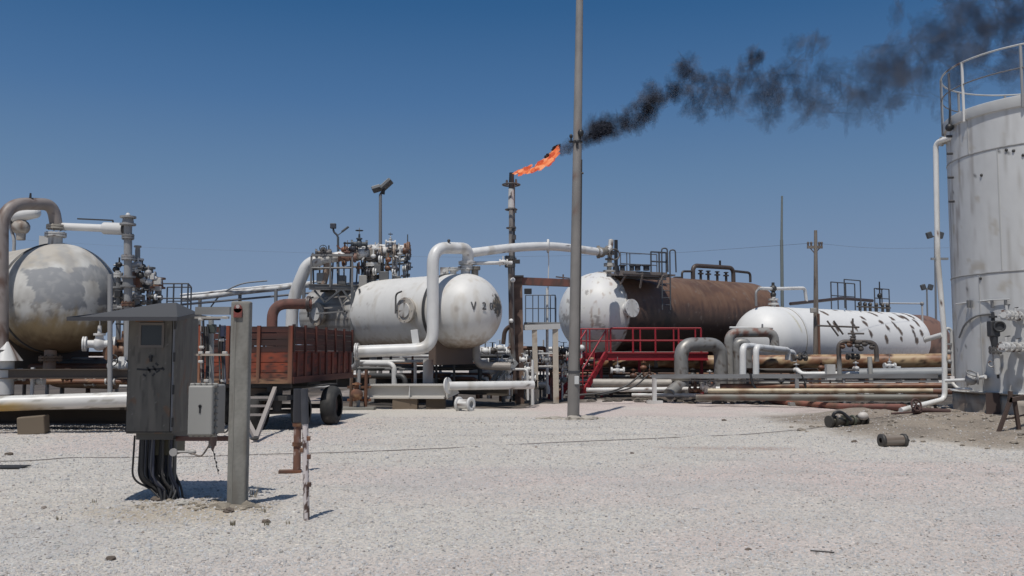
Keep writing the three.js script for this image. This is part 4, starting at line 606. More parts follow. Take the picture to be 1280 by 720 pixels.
{
  const root = thing('train_pipe', 'white lagged pipe above the access platform ending in a rusty flange', 'pipe', at(455, 355, 29.4));
  part(root, 'pipe', tube([at(398, 325, 29), at(440, 318, 29.2), at(511, 312, 29.9)], .165, { step: .1, bend: 1 }), (x, y, z) => mixc(white(.2, .66, 3)(x, y, z), [.24, .17, .13], ss(.12, .3, fbm(x * 2.3, y * 2.3, z * 2.3))));
  part(root, 'end_flange', [...flangePair(at(511, 312, 29.9), V(1, .08, 0), .27), disc(at(508, 312, 29.9), V(1, .08, 0), .22, .12)], flat(.22, .13, .09, .4), M.rust);
  for (const px of [412, 446, 476, 494]) part(root, 'flange', flangePair(at(px, 318 - (px - 440) * .07, 29.3), V(1, .06, 0), .235), flat(.30, .24, .19, .5));
  part(root, 'dropper', tube([at(409, 324, 29.1), at(408, 340, 29.1), at(403, 360, 29.1)], .11), flat(.30, .22, .17, .4));
  part(root, 'upper_pipe', tube([at(432, 312, 29.4), at(470, 308, 29.6), at(505, 309, 29.8)], .075, { seg: 10 }), white(.2, .66));
  for (const [px, y0, y1] of [[456, 318, 358], [478, 316, 358], [495, 314, 346], [463, 320, 358], [484, 316, 350]]) part(root, 'dropper', cyl(at(px, y0, 29.4), at(px, y1, 29.4), .055, .055, 10), px % 2 ? white(.15, .6) : flat(.2, .18, .16));
  for (const y of [324, 331, 338, 346]) part(root, 'flange', [...flangePair(at(466, y, 29.3), V(0, 1, 0), .23, .05)], y % 2 ? white(.1, .66) : flat(.08, .07, .065));
  part(root, 'dropper', cyl(at(466, 312, 29.3), at(466, 358, 29.3), .13, .13, 14), flat(.33, .3, .26, .4));
  for (let i = 0; i < 70; i++) { const px = 402 + 110 * rnd(), y = 306 + 44 * rnd() * rnd() + 4, dd = 29 + .6 * rnd(), k = i % 4, p = at(px, y, dd); part(root, 'small_fitting', k === 0 ? [ball(p, .07 + .05 * rnd(), 1.2, 1, 1, 8), cyl(p, p.clone().add(V(0, .22, 0)), .025, .025, 6)] : k === 1 ? [cyl(p.clone().add(V(0, -.2, 0)), p.clone().add(V(0, .2, 0)), .03, .03, 7), disc(p, V(0, 1, 0), .1, .05, 10)] : k === 2 ? [bar(p, p.clone().add(V(.35 * (rnd() - .5), .3 * (rnd() - .5), 0)), .06, .05)] : [disc(p, V(1, 0, .1), .13, .05, 12), disc(p.clone().add(V(.07, 0, 0)), V(1, 0, .1), .11, .04, 12)], [flat(.07, .07, .075, .4), white(.2, .6), rusty(1.5), flat(.05, .05, .06)][(i * 3 + (i >> 2)) % 4]); }
}
{
  const root = thing('bent_pipe', 'thick white bent pipe dropping beside the left end of the access platform', 'pipe', at(364, 470, 29));
  part(root, 'pipe', tube([at(402, 324, 29), at(384, 330, 29), at(366, 372, 29.1), at(362, 470, 29.2)], .2, { bend: .9, step: .12, seg: 18 }), white(.1, .66));
}
valve('blackish valve at the left of the pipe train on the platform', at(404, 316, 28.9), .75, .2, flat(.1, .09, .085, .4), { wheel: 'front' });
valve('rust-red valve in the middle of the pipe train on the platform', at(434, 322, 28.95), .85, .2, flat(.22, .12, .09, .4));
valve('black handwheel valve standing highest over the access platform', at(449, 305, 29.1), .8, .2, flat(.07, .08, .09, .3));
valve('small pale valve near the rusty end flange of the platform pipe train', at(499, 325, 29.6), .62, .3, white(.2, .6));
valve('small pale valve with black wheel on top of the platform pipe train', at(488, 303, 29.6), .5, .3, white(.2, .66));
single('thin_mast', 'thin dark mast beside the rusty flange of the platform pipe train', 'mast', [cyl(at(509.5, 352, 30), at(509.5, 293, 30), .028, .018, 8), disc(at(510, 344, 30), V(0, 1, 0), .07, .1), box(at(512, 334, 30).x, at(512, 334, 30).y, -30, .22, .04, .04)], flat(.08, .085, .09));
{
  const root = thing('floodlight_post', 'tall floodlight post with two tilted lamps behind the access platform', 'lamp post', at(476, 470, 34).setY(0));
  part(root, 'pole', cyl(V((476.5 - 640) / F * 34, 0, -34), at(475.5, 243, 34), .08, .06, 12), grey(.2));
  part(root, 'bracket', [cyl(at(475.5, 243, 34), at(479.5, 238, 34), .05, .05, 8), cyl(at(479.5, 243, 34), at(480.5, 232, 34), .045, .045, 8), cyl(at(468, 238, 34), at(486, 229, 34), .04, .04, 8)], dark);
  const lamp = (px, py, s, w) => { const p = at(px, py, 34), g = new RoundedBoxGeometry(w, .14, .36, 3, .03).rotateX(-.3).rotateZ(s); part(root, 'lamp_head', move(g, p), flat(.12, .125, .13)); const q = new THREE.BoxGeometry(w * .82, .02, .28).translate(0, .08, 0).rotateX(-.3).rotateZ(s); part(root, 'lamp_shell', move(q, p), white(.05, .5)); };
  lamp(483, 231, .75, .52); lamp(471, 236, .3, .36);
}
{
  const root = thing('floodlight_post', 'low lamp post with two small outward lamps above the access platform', 'lamp post', at(423, 357, 30.5));
  part(root, 'pole', cyl(at(423, 357, 30.5), at(422.5, 296, 30.5), .05, .04, 10), flat(.08, .09, .1));
  part(root, 'bracket', tube([at(422.5, 300, 30.5), at(422, 294, 30.5), at(417, 290, 30.5), at(416.5, 284, 30.5)], .035, { bend: .08, seg: 8 }), flat(.06, .065, .075));
  part(root, 'lamp_head', move(new RoundedBoxGeometry(.2, .18, .14, 2, .02), at(416.5, 282.5, 30.5)), flat(.05, .055, .07));
  part(root, 'lamp_head', move(new RoundedBoxGeometry(.3, .06, .14, 2, .02).rotateZ(.65), at(431.5, 286.5, 30.5)), flat(.12, .13, .14)); part(root, 'bracket', bar(at(422.5, 294, 30.5), at(429, 289, 30.5), .03), flat(.1, .11, .12));
}
{
  const root = thing('rack_pipeline', 'long speckled pale pipeline on a rack far behind the red trailer', 'pipeline', at(300, 440, 41).setY(0));
  part(root, 'pipe', tube([at(225, 374, 40), at(390, 355.5, 42)], .13, { step: .15, wob: .02 }), (x, y, z) => mixc([.55, .55, .54], [.24, .22, .2], ss(-.1, .3, fbm(x * 2.6, y * 4, z * 2.6))));
  part(root, 'insulation', tube([at(225, 369, 40.3), at(395, 352, 42.3)], .05, { step: .2, wob: .03 }), white(.2, .66));
  part(root, 'lower_pipe', tube([at(225, 381, 40), at(390, 366, 42)], .05), flat(.15, .15, .16));
  for (const px of [250, 300, 345, 380]) part(root, 'support', cyl(at(px, 375 - (px - 225) * .112, 41), V((px - 640) / F * 41, 0, -41), .08, .09, 10), grey(.2));
  part(root, 'hose', tube([at(262, 386, 40.6), at(275, 368, 40.6), at(300, 354, 40.6), at(334, 351, 41)], .035, { bend: 1, seg: 7 }), flat(.2, .21, .22));
}
{
  const root = thing('rusty_elbow', 'thick rusty red elbow pipe rising behind the trailer slats', 'pipe', at(340, 470, 26).setY(0));
  part(root, 'pipe', tube([V((340.5 - 640) / F * 26, .1, -26), at(340.5, 380, 26), at(388, 380, 26.6)], .155, { bend: .45, step: .1, seg: 18 }), (x, y, z) => mixc([.20, .095, .075], [.10, .06, .05], ss(-.3, .4, fbm(x * 3, y * 3, z * 3))), M.rust);
  part(root, 'end_flange', flangePair(at(386, 380, 26.6), V(1, 0, 0), .24), flat(.09, .07, .065));
  part(root, 'flange', flangePair(at(340.5, 420, 26), V(0, 1, 0), .24), flat(.09, .07, .065));
}
{ // rusty manifold between trailer and skid
  const root = thing('rusty_manifold', 'rust-brown pipe manifold on legs between trailer and white skid beam', 'manifold', at(448, 515, 25.6).setY(0));
  for (const px of [440, 449, 458]) part(root, 'leg', cyl(V((px - 640) / F * 25.6, 0, -25.6), at(px, 462, 25.6), .05, .05, 10), px === 449 ? grey(.3) : rusty(1.4), M.rust);
  for (const y of [470, 484, 500]) part(root, 'crossbar', bar(at(434, y, 25.6), at(464, y, 25.7), .07, .07), rusty(1.5), M.rust);
  part(root, 'valve_body', [ball(at(446, 493, 25.4), .18), cyl(at(446, 493, 25.4), at(446, 478, 25.4), .07, .06, 10), disc(at(446, 480, 25.4), V(0, 1, 0), .14, .04)], rusty(1.7), M.rust);
  part(root, 'pipe', tube([at(432, 460, 26), at(446, 459, 25.8), at(447, 440, 25.7)], .08), grey(.3)); part(root, 'base_slab', box(at(448, 513, 25.5).x, .03, -25.5, .95, .1, .5), concrete, M.concrete);
}

// ------------------------------------------------------------------ big lamp pole in the middle of the yard
{
  const b = gp(716.5, 524), d = -b.z, P = (y) => { const q = at(716.5 + (524 - y) * 8 / 524, y, d); return q; }, root = thing('lamp_pole', 'tall tapering grey steel pole standing alone on the gravel in mid yard', 'pole', b);
  const top = P(-60), f = grey(.205, .05, 1.4);
  part(root, 'shaft', cyl(b.clone().add(V(0, -.1, 0)), top, .155, .085, 10, 80), (x, y, z) => { const c = f(x, y, z), k = 1 + .25 * ss(3, 9, y); return [c[0] * k * 1.02, c[1] * k, c[2] * k * .98]; });
  part(root, 'base_plate', box(b.x, b.y + .02, b.z, .52, .04, .52, .2), grey(.2));
  for (const [x, z, r, k] of [[-.45, .1, .16, 1], [.38, .12, .2, 4], [-.05, .2, .22, 6], [.62, .05, .12, 9], [.2, -.2, .2, 12], [-.75, .06, .12, 14]]) part(root, 'footing_lump', rock(V(b.x + x, groundY(b.x + x, b.z + z), b.z + z), r, 1.3, .42, .9, k), (x, y, z) => { const c = concrete(x, y, z); return [c[0] * 1.7, c[1] * 1.6, c[2] * 1.55]; }, M.concrete);
  const t = P(475); part(root, 'tag', rbox(t.x + .06, t.y, t.z + .155, .11, .2, .03, .01, 2), flat(.55, .55, .54, .2));
  part(root, 'strap', [cyl(P(466), P(463.5), .16, .158, 12)], flat(.06, .06, .065));
  part(root, 'cable', tube([P(462).add(V(.12, 0, .1)), P(350).add(V(.125, 0, .07)), P(200).add(V(.11, 0, .05))], .018, { seg: 6 }), dark);
  part(root, 'bracket', [cyl(P(178.5), P(176.5), .128, .127, 12), bar(P(178).add(V(-.22, 0, .08)), P(178).add(V(.12, 0, .08)), .04)], dark);
  for (const [x, y, r] of [[-.17, 172, .05], [.07, 168, .085], [-.02, 179, .05]]) part(root, 'insulator', [ball(P(y).add(V(x, 0, .14)), r, .9, 1.2, .9), cyl(P(y).add(V(x, 0, .14)), P(y).add(V(x, -.16, .12)), .02, .02, 6)], black);
  part(root, 'bolt', [cyl(P(217).add(V(.1, 0, .05)), P(217).add(V(.16, 0, .05)), .025, .025, 8)], dark);
}

// ------------------------------------------------------------------ brown tank with white head, red walkway
{
  const R = 52 / F * 36, C = at(748, 392.5, 36), L = 9.1, root = thing('storage_bullet', 'big rusty brown horizontal tank with a peeling white near end', 'tank', V(C.x, 0, C.z));
  const browns = (t, v, s, x, y, z) => { const a = fbm(x * .7, y * .9, z * .7, 4), b = fbm(x * 4, y * 3, z * 4, 3), st = fbm(t * 3.5, y * .35, s * 2); let c = mixc([.165, .093, .058], [.11, .062, .042], ss(-.3, .45, a + .3 * b)); c = mixc(c, [.22, .15, .10], .5 * ss(.1, .6, .6 * st + .5 * (v - .3))); c = mixc(c, [.055, .034, .028], .85 * ss(.35, -.1, v + .35 * st + .2 * a)); c = mixc(c, [.22, .18, .15], .4 * ss(.42, .55, fbm(x * 2 + 50, y * 2, z * 2) + .15 * b)); return mixc(c, [.03, .022, .02], .8 * ss(.25, .45, fbm(x * .9 + 5, y * .9, z * .9) + .2 * b) * ss(.4, -.1, v)); };  // rust browns, with the lit top and shaded lower half painted in
  vesselBody(root, C, AX2, R, L, (t, v, s, x, y, z) => {
    const b = fbm(x * 4, y * 4, z * 4, 3), a = fbm(x * 1.3, y * 1.3, z * 1.3);
    let w = [.66 * (1 + .06 * a), .655 * (1 + .06 * a), .635]; w = mixc(w, [.28, .26, .25], .8 * ss(.16, .3, a + .4 * b - .35 * Math.abs(v + .35))); w = mixc(w, [.3, .2, .14], .6 * ss(.3, .5, fbm(x * 3 + 9, y * 1, z * 3)));
    return mixc(w, browns(t, v, s, x, y, z), ss(.02, .09, t - .06 + .06 * b));
  }, { k: .92 });
  part(root, 'seam_band', band(C, AX2, R, .05, .12, .03), (x, y, z) => mixc([.6, .58, .54], [.2, .13, .09], ss(-.05, .2, fbm(x * 4, y * 4, z * 4))));
  const nd = hitSphere(785, 386, C, R * 1.02), nn = nd.clone().sub(C).normalize(); part(root, 'nozzle', [cyl(nd.clone().addScaledVector(nn, -.2), nd.clone().addScaledVector(nn, .22), .26, .26, 24), ...flangePair(nd.clone().addScaledVector(nn, .2), nn, .36, .05)], white(.25, .62));
  for (const t of [.9, 7.2]) { const c = C.clone().addScaledVector(AX2, t), g = new THREE.BoxGeometry(2.4, 1.5, .35); g.rotateY(Math.atan2(AX2.x, AX2.z)); part(root, 'saddle', g.translate(c.x, C.y - R - .5, c.z), flat(.09, .06, .05, .4), M.rust); }
  // pipe loop on the crown
  const K = (t, h, s = 0) => C.clone().addScaledVector(AX2, t).add(V(-AX2.z * s, R + h, AX2.x * s)), f = flat(.055, .045, .04, .4);
  part(root, 'crown_pipe', tube([K(5.6, -.1), K(5.6, .62), K(8.3, .66), K(8.3, -.1)], .1, { bend: .3, seg: 12 }), flat(.075, .055, .045, .4)); part(root, 'crown_pipe', tube([K(4.9, -.05), K(4.9, .32), K(5.7, .36)], .05, { seg: 8 }), f); part(root, 'crown_pipe', tube([K(8.3, .52), K(9.5, .5), K(9.5, .05)], .06, { seg: 8 }), f);
  for (const t of [6.1, 6.6, 7.2, 7.8]) part(root, 'crown_nozzle', [cyl(K(t, -.1), K(t, .45), .06, .06, 8), disc(K(t, .28), V(0, 1, 0), .13, .06), disc(K(t, .42), V(0, 1, 0), .11, .04)], f); part(root, 'vent', cyl(K(7.4, .6), K(7.4, .95), .05, .05, 8), black); part(root, 'saddle_clip', box(K(4.6, .0).x, K(4.6, .0).y, K(4.6, 0).z, .3, .12, .3), f);
}
{ // service platform on the brown tank
  const f = flat(.075, .08, .09, .3), A = at(768, 341, 34.2), B = at(833, 341, 35.2), root = thing('service_platform', 'dark railed service platform with caged ladder on top of the brown tank', 'platform', V(A.x, 0, A.z));
  B.y = A.y; const back = V(.2, 0, -1.3), up = (p, h) => p.clone().add(V(0, h, 0));
  const mid = A.clone().lerp(B, .5).add(back.clone().multiplyScalar(.5));
  part(root, 'deck', bar(A.clone().add(back.clone().multiplyScalar(.5)), B.clone().add(back.clone().multiplyScalar(.5)), 1.3, .06), flat(.16, .14, .13, .3)); part(root, 'edge_beam', bar(A, B, .08, .2), flat(.19, .165, .15, .3)); part(root, 'edge_beam', bar(A.clone().add(back), B.clone().add(back), .08, .2), f);
  rails(root, [A.clone().add(back).add(V(.2, 0, 0)), A.clone().add(back).lerp(B.clone().add(back), .22), A.clone().add(back).lerp(B.clone().add(back), .28), A.clone().add(back).lerp(B.clone().add(back), .82)], [.95, .5], .025, flat(.13, .145, .17));
  const Q = (t) => A.clone().lerp(B, t); rails(root, [Q(.7), Q(.86), Q(1.0)], [.9, .52], .035, f);
  for (const [x, h] of [[.9, 1.05], [1.06, 1.0]]) part(root, 'ladder_rail', tube([Q(x).add(V(0, -1.4, .15)), Q(x).add(V(0, h, .15)), Q(x).add(V(.22, h, .15)), Q(x).add(V(.24, .1, .15))], .03, { bend: .12, seg: 7 }), f);
  for (let i = 0; i < 5; i++) part(root, 'ladder_rung', cyl(Q(.9).add(V(0, -1.2 + i * .28, .15)), Q(1.06).add(V(0, -1.2 + i * .28, .15)), .018, .018, 6), f);
  for (const [a, b, c, e] of [[782, 344, 775, 356], [829, 344, 822, 360], [803, 344, 800, 360]]) part(root, 'strut', bar(at(a, b, 34.5), at(c, e, 34.7), .06), flat(.2, .17, .15));
  part(root, 'vent_stack', [cyl(at(770, 340, 34.3), at(770, 300, 34.3), .075, .07, 10), cyl(at(770, 340, 34.3), at(770, 332, 34.3), .15, .11, 10)], black);
  for (const [px, w] of [[778, .14], [790, .12], [797, .16], [808, .18]]) { const p = at(px, 335, 34.6); part(root, 'hatch', [cyl(p.clone().add(V(0, -.1, 0)), p.clone().add(V(0, .1, 0)), w * .7, w * .7, 10), disc(p.clone().add(V(0, .1, 0)), V(0, 1, 0), w, .05, 10)], flat(.05, .05, .055)); }
}
{
  const root = thing('tank_riser', 'whitish stacked valve riser where the white header pipe meets the brown tank', 'valve stack', at(761, 345, 33.4));
  part(root, 'pipe', cyl(at(761, 346, 33.4), at(763, 306, 33.4), .09, .09, 12), flat(.4, .38, .34, .4)); for (const [y, r, h] of [[309, .14, .1], [316, .2, .14], [324, .16, .06], [331, .21, .12], [339, .24, .06]]) part(root, 'flange', [disc(at(761.5, y, 33.4), V(0, 1, 0), r, h, 14)], y % 2 ? flat(.44, .42, .38, .4) : flat(.14, .12, .10, .4));
  part(root, 'elbow', tube([at(752, 315, 33), at(763, 312, 33.3), at(764, 300, 33.4)], .1, { seg: 10 }), white(.3, .6)); part(root, 'handwheel', ring(at(768, 318, 33.2), V(.3, 0, 1), .2, .03), flat(.12, .11, .1));
}
{
  const dW = 32.4, y = at(800, 447, dW).y, X = (px) => (px - 640) / F * dW, root = thing('red_walkway', 'red painted steel walkway with handrails in front of the brown tank', 'walkway', V(X(800), 0, -dW));
  part(root, 'edge_beam', ibeam(V(X(745), y + .05, -dW), V(X(884), y + .05, -dW), .30, .2, .05), red); part(root, 'edge_beam', ibeam(V(X(745), y + .05, -dW - 1), V(X(884), y + .05, -dW - 1), .30, .2, .05), red);
  part(root, 'deck', box(X(815), y + .2, -dW - .5, X(884) - X(745), .04, .95), flat(.34, .30, .27, .3)); 
  const p = (px, dd = 0) => V(X(px), y + .2, -dW - dd); rails(root, [p(763), p(791), p(819), p(848), p(876)], [.87, .42], .038, red); rails(root, [p(716, 1), p(729, 1), p(740, 1), p(763, 1), p(805, 1), p(848, 1), p(876, 1)], [.87, .42], .032, red);
  for (const px of [752, 800, 846, 878]) part(root, 'leg', bar(V(X(px), 0, -dW - .3), V(X(px), y - .1, -dW - .3), .1), red); part(root, 'end_panel', box(X(741), y + .1, -dW - .5, .05, .2, 1), red);
  part(root, 'side_deck', box(X(728), y + .12, -dW - .8, 1.0, .12, .7), red);
}
{
  const root = thing('red_stairs', 'steep red steel stairs leading up to the red walkway beside the lamp pole', 'stairs', at(725, 498, 31.2).setY(0));
  const sA = [at(757.5, 442, 32.2), at(724.5, 499, 31.1)], sB = [at(733, 442, 32.2), at(697, 499, 31.1)];
  for (const s of [sA, sB]) part(root, 'stringer', bar(s[0], s[1].clone().setY(.0), .08, .2, 30), red);
  for (let i = 1; i < 8; i++) part(root, 'tread', bar(sA[0].clone().lerp(sA[1], i / 8), sB[0].clone().lerp(sB[1], i / 8), .24, .035), flat(.23, .03, .03, .4));
  for (const s of [sA, sB]) { const h = V(0, .85, 0), a = s[0].clone(), b = s[1].clone().lerp(s[0], .12); part(root, 'handrail', cyl(a.clone().add(h), b.clone().add(h), .03, .03, 8), red); for (const t of [0, .45, .88]) { const q = s[0].clone().lerp(s[1], t); part(root, 'post', cyl(q, q.clone().add(h), .026, .026, 6), red); } }
}
single('red_upright', 'short red upright and rail just left of the cream posts foot', 'rail', [bar(at(692, 499, 31.5).setY(0), at(691, 468, 31.5), .1), bar(at(686, 499, 31.5).setY(0), at(687, 472, 31.5), .08), bar(at(684, 470, 31.5), at(708, 470, 31.5), .07)], red);
{ // cream-lamp like white bulb thing at the walkway end is a gauge
  single('white_gauge', 'small white round gauge where the red rails reach the lamp pole', 'gauge', [ball(at(727, 435, 32), .12), cyl(at(727, 437, 32), at(727, 452, 32), .03, .03, 8)], white(.1, .68));
}

// ------------------------------------------------------------------ white bullet with dark peeled patches, second rusty tank behind
{
  const R = 1.33, C = at(958, 424, 36), L = 9.9, root = thing('storage_bullet', 'white horizontal tank speckled with dark peeled patches', 'tank', V(C.x, 0, C.z)), marks = [];
  for (const [t0, n] of [[3.0, 2], [4.2, 3], [5.3, 4], [6.6, 5], [7.6, 5], [8.7, 6], [9.5, 6]]) for (let i = 0; i < n; i++) marks.push([t0 + .35 * (rnd() - .5), .15 + 1.5 * (i + rnd()) / n, .09 + .07 * rnd(), .08 + .10 * rnd()]);
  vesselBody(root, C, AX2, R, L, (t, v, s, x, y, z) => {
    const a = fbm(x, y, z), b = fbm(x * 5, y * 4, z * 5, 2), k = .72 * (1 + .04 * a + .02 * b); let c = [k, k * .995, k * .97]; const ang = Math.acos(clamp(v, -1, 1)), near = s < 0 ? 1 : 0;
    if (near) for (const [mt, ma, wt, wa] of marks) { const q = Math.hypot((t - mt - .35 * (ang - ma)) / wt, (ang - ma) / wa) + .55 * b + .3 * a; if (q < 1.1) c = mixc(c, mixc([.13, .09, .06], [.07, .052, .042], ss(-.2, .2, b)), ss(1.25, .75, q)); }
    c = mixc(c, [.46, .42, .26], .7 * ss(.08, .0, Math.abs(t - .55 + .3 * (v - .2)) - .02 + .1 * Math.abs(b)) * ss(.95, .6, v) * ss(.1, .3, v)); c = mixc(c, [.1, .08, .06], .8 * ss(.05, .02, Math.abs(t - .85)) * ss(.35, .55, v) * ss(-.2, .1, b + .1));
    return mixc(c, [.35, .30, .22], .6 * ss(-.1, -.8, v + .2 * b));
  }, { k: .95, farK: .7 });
  const K = (t, h, s = 0) => C.clone().addScaledVector(AX2, t).add(V(-AX2.z * s, R + h, AX2.x * s));
  part(root, 'weld_seam', band(C, AX2, R, .85, .03, .012), flat(.3, .27, .22, .4));
  part(root, 'nozzle', [cyl(K(.5, -.1), K(.5, .4), .1, .1, 12), disc(K(.5, .12), V(0, 1, 0), .22, .08), disc(K(.5, .3), V(0, 1, 0), .2, .08)], white(.2, .62)); part(root, 'nozzle', [cyl(K(.5, .35), K(.5, 1.0), .08, .06, 10), ball(K(.5, .75), .15), ball(K(.5, .5), .12)], dark);
  part(root, 'crown_pipe', tube([K(-.4, .72), K(.5, .74), K(2.6, .86), K(2.7, .3)], .07, { seg: 8, bend: .15 }), white(.15, .66)); part(root, 'crown_pipe', tube([K(-.6, .0), K(-.6, .6), K(-.3, .72)], .05, { seg: 8 }), grey(.25));
  part(root, 'long_pipe', tube([K(1.6, .16), K(3.5, .34), K(5.2, .52), K(7.6, .5)], .07, { seg: 8 }), flat(.05, .035, .032, .4));
  for (const t of [6.6, 7.0, 7.4, 7.9, 8.4, 8.8]) part(root, 'crown_nozzle', [cyl(K(t, -.1), K(t, .3), .07, .07, 8), disc(K(t, .2), V(0, 1, 0), .15, .06), ball(K(t, .32), .1, 1, 1, 1, 8)], flat(.10, .09, .08, .5));
  for (const t of [1.2, 8]) { const c = C.clone().addScaledVector(AX2, t), g = new THREE.BoxGeometry(2, 1.2, .3); g.rotateY(Math.atan2(AX2.x, AX2.z)); part(root, 'saddle', g.translate(c.x, .5, c.z), flat(.2, .17, .14, .4)); }
  const f = flat(.07, .075, .085), H = (a, b, pl, hs) => rails(root, pl.map((t) => K(t, .05, a)), hs, .028, f);
  H(-.3, 0, [4.9, 5.4, 6.0, 6.7], [1.2, .6]); H(.5, 0, [4.7, 5.9], [1.25]); H(-.2, 0, [8.1, 8.7, 9.3], [1.05, .6]); part(root, 'valve_stem', [cyl(K(8.2, .3), K(8.2, 1.4), .04, .03, 8), cyl(K(7.95, 1.05), K(8.45, 1.05), .025, .025, 6), ball(K(8.2, .75), .12)], black);
}
{
  const R = 1.55, C = at(1134, 430, 46.5), root = thing('storage_bullet', 'rusty brown round-ended tank far behind the patched white tank', 'tank', V(C.x, 0, C.z));
  vesselBody(root, C, AX2, R, 1.2, (t, v, s, x, y, z) => { const a = fbm(x, y, z), b = fbm(x * 4, y * 3, z * 4, 2); return mixc([.21, .12, .085], [.09, .055, .042], ss(-.2, .35, a + .3 * b - .3 * v)); }, { rows: .2, seg: 90 }); part(root, 'saddle', box(C.x + .6, .5, C.z, 1, 1.2, 1.4), dark);
}

// ------------------------------------------------------------------ pipe ways on the right
const X = (px, d) => (px - 640) / F * d;
{
  const root = thing('main_pipeline', 'thick tan and rust stained pipeline running behind the grey cable tray', 'pipeline', V(8, 0, -32));
  part(root, 'pipe', tube([at(738, 454, 34.2), at(900, 452.5, 33), at(1196, 450.5, 31)], .245, { step: .12, seg: 20 }), tanpipe);
  for (const px of [790, 866, 938, 1010, 1082, 1150]) { const d = 34.2 - (px - 738) / 458 * 3.2; part(root, 'support', [box(X(px, d), .52, -d, .18, 1.05, .14), box(X(px, d), 1.03, -d, .5, .06, .3)], px % 4 ? rusty(1.3) : flat(.2, .19, .18, .3)); }
  for (const px of [1000, 1062]) { const d = 34.2 - (px - 738) / 458 * 3.2; part(root, 'collar', disc(at(px, 451.5, d), V(1, 0, .1), .28, .12, 20), flat(.06, .05, .045)); }
}
{
  const root = thing('lagged_pipe', 'grey lagged pipe bent into a wide inverted U before the brown tank', 'pipe', at(875, 490, 30).setY(0));
  part(root, 'pipe', tube([V(X(851, 30), .1, -30), at(851, 430.5, 30), at(901, 430.5, 30.6), at(901, 490, 30.6)], .235, { bend: .5, step: .08, seg: 22 }), lag, M.steel);
  part(root, 'flange', flangePair(at(851, 474, 30), V(0, 1, 0), .32), flat(.2, .18, .15)); part(root, 'tail', tube([at(852, 480, 29.9), at(842, 487, 29.6), at(836, 493, 29.4)], .2), lag, M.steel);
}
{
  const root = thing('lagged_pipe', 'rust-topped lagged pipe loop behind the twin white loops', 'pipe', at(938, 480, 31).setY(0));
  part(root, 'pipe', tube([V(X(911, 31.5), .3, -31.5), at(911, 416, 31.5), at(968, 415.5, 31.8), at(968, 440, 31.8)], .17, { bend: .35, step: .08, seg: 16 }), (x, y, z) => mixc(lag(x, y, z), [.2, .10, .075], ss(-.1, .3, fbm(x * 3, y * 3, z * 3)) * ss(2.0, 2.2, y)));
  part(root, 'pipe', tube([V(X(921, 30.4), .3, -30.4), at(921, 428, 30.4), at(934, 428, 30.4), at(935, 460, 30.4)], .15, { bend: .3, step: .08, seg: 14 }), lag, M.steel);
  part(root, 'tracing_pipe', tube([at(912, 409.5, 31.6), at(966, 410, 31.8)], .04, { seg: 7 }), white(.15, .6)); part(root, 'plug', cyl(at(953, 413, 31.7), at(953, 405, 31.7), .04, .03, 7), grey(.2));
}
{
  const root = thing('twin_loop_pipe', 'two slim white pipe loops side by side in front of the patched tank head', 'pipe', at(955, 488, 28.6).setY(0));
  part(root, 'pipe', tube([at(928.5, 487, 28.4), at(928.5, 433, 28.4), at(938, 432.5, 29), at(992, 441, 31), at(992, 452, 31)], .105, { bend: .22, step: .1, seg: 14 }), white(.06, .68), M.gloss);
  part(root, 'pipe', tube([at(945, 487, 28.4), at(945, 433.5, 28.4), at(985, 437.5, 30.5), at(985, 450, 30.5)], .10, { bend: .22, step: .1, seg: 14 }), white(.06, .68), M.gloss);
  part(root, 'foot_pipe', tube([at(905, 484.5, 28.6), at(946, 486, 28.4)], .07, { seg: 10 }), white(.15, .62)); part(root, 'flange', flangePair(at(882, 484, 28.8), V(1, 0, 0), .18), white(.2, .62));
}
{
  const root = thing('cable_tray', 'long grey steel tray carried low across the front of the pipe way', 'cable tray', V(7, 0, -28.2)), f = (x, y, z) => { const a = fbm(x * 1.2, y * 5, z * 2); return mixc([.215, .22, .225], [.12, .11, .10], ss(.0, .45, a)); };
  const A = at(815, 470.5, 28.6), B = at(1172, 470, 26.6);
  part(root, 'upper_rail', bar(A, B, .12, .13, 20), f); part(root, 'lower_rail', bar(A.clone().add(V(1.2, -.13, .05)), B.clone().add(V(0, -.16, .05)), .09, .05, 20), f); part(root, 'tray_floor', bar(A.clone().add(V(0, .0, -.35)), B.clone().add(V(0, 0, -.35)), .6, .04, 10), f);
  for (const [px, w] of [[818, .13], [1002, .11], [1060, .06]]) { const t = (px - 815) / 357, p = A.clone().lerp(B, t); part(root, 'leg', [bar(V(p.x, 0, p.z), V(p.x, p.y - .05, p.z), w), ...(w > .1 ? [box(p.x, .05, p.z, .5, .1, .24)] : [])], px === 818 ? white(.2, .55) : grey(.26)); }
  part(root, 'drooping_cable', tube([A.clone().lerp(B, .36).add(V(0, .08, .05)), A.clone().lerp(B, .36).add(V(.04, -.3, .12)), A.clone().lerp(B, .385).add(V(.1, -.55, .15))], .04, { bend: .2, seg: 7 }), black);
  part(root, 'drooping_cable', tube([A.clone().lerp(B, .54).add(V(0, .05, .05)), A.clone().lerp(B, .545).add(V(.1, -.35, .1)), A.clone().lerp(B, .53).add(V(0, -.62, .1))], .025, { bend: .2, seg: 7 }), black);
  part(root, 'loose_cable', tube([A.clone().add(V(-.3, .1, -.1)), A.clone().add(V(-.8, -.3, .1)), A.clone().add(V(-1.4, -.5, .2)), A.clone().add(V(-2.8, -.62, .2))], .03, { bend: .4, seg: 7 }), dark); part(root, 'loose_cable', tube([A.clone().add(V(-.1, .05, -.1)), A.clone().add(V(-.6, -.36, .15)), A.clone().add(V(-1.7, -.58, .28))], .025, { bend: .4, seg: 7 }), black);
}
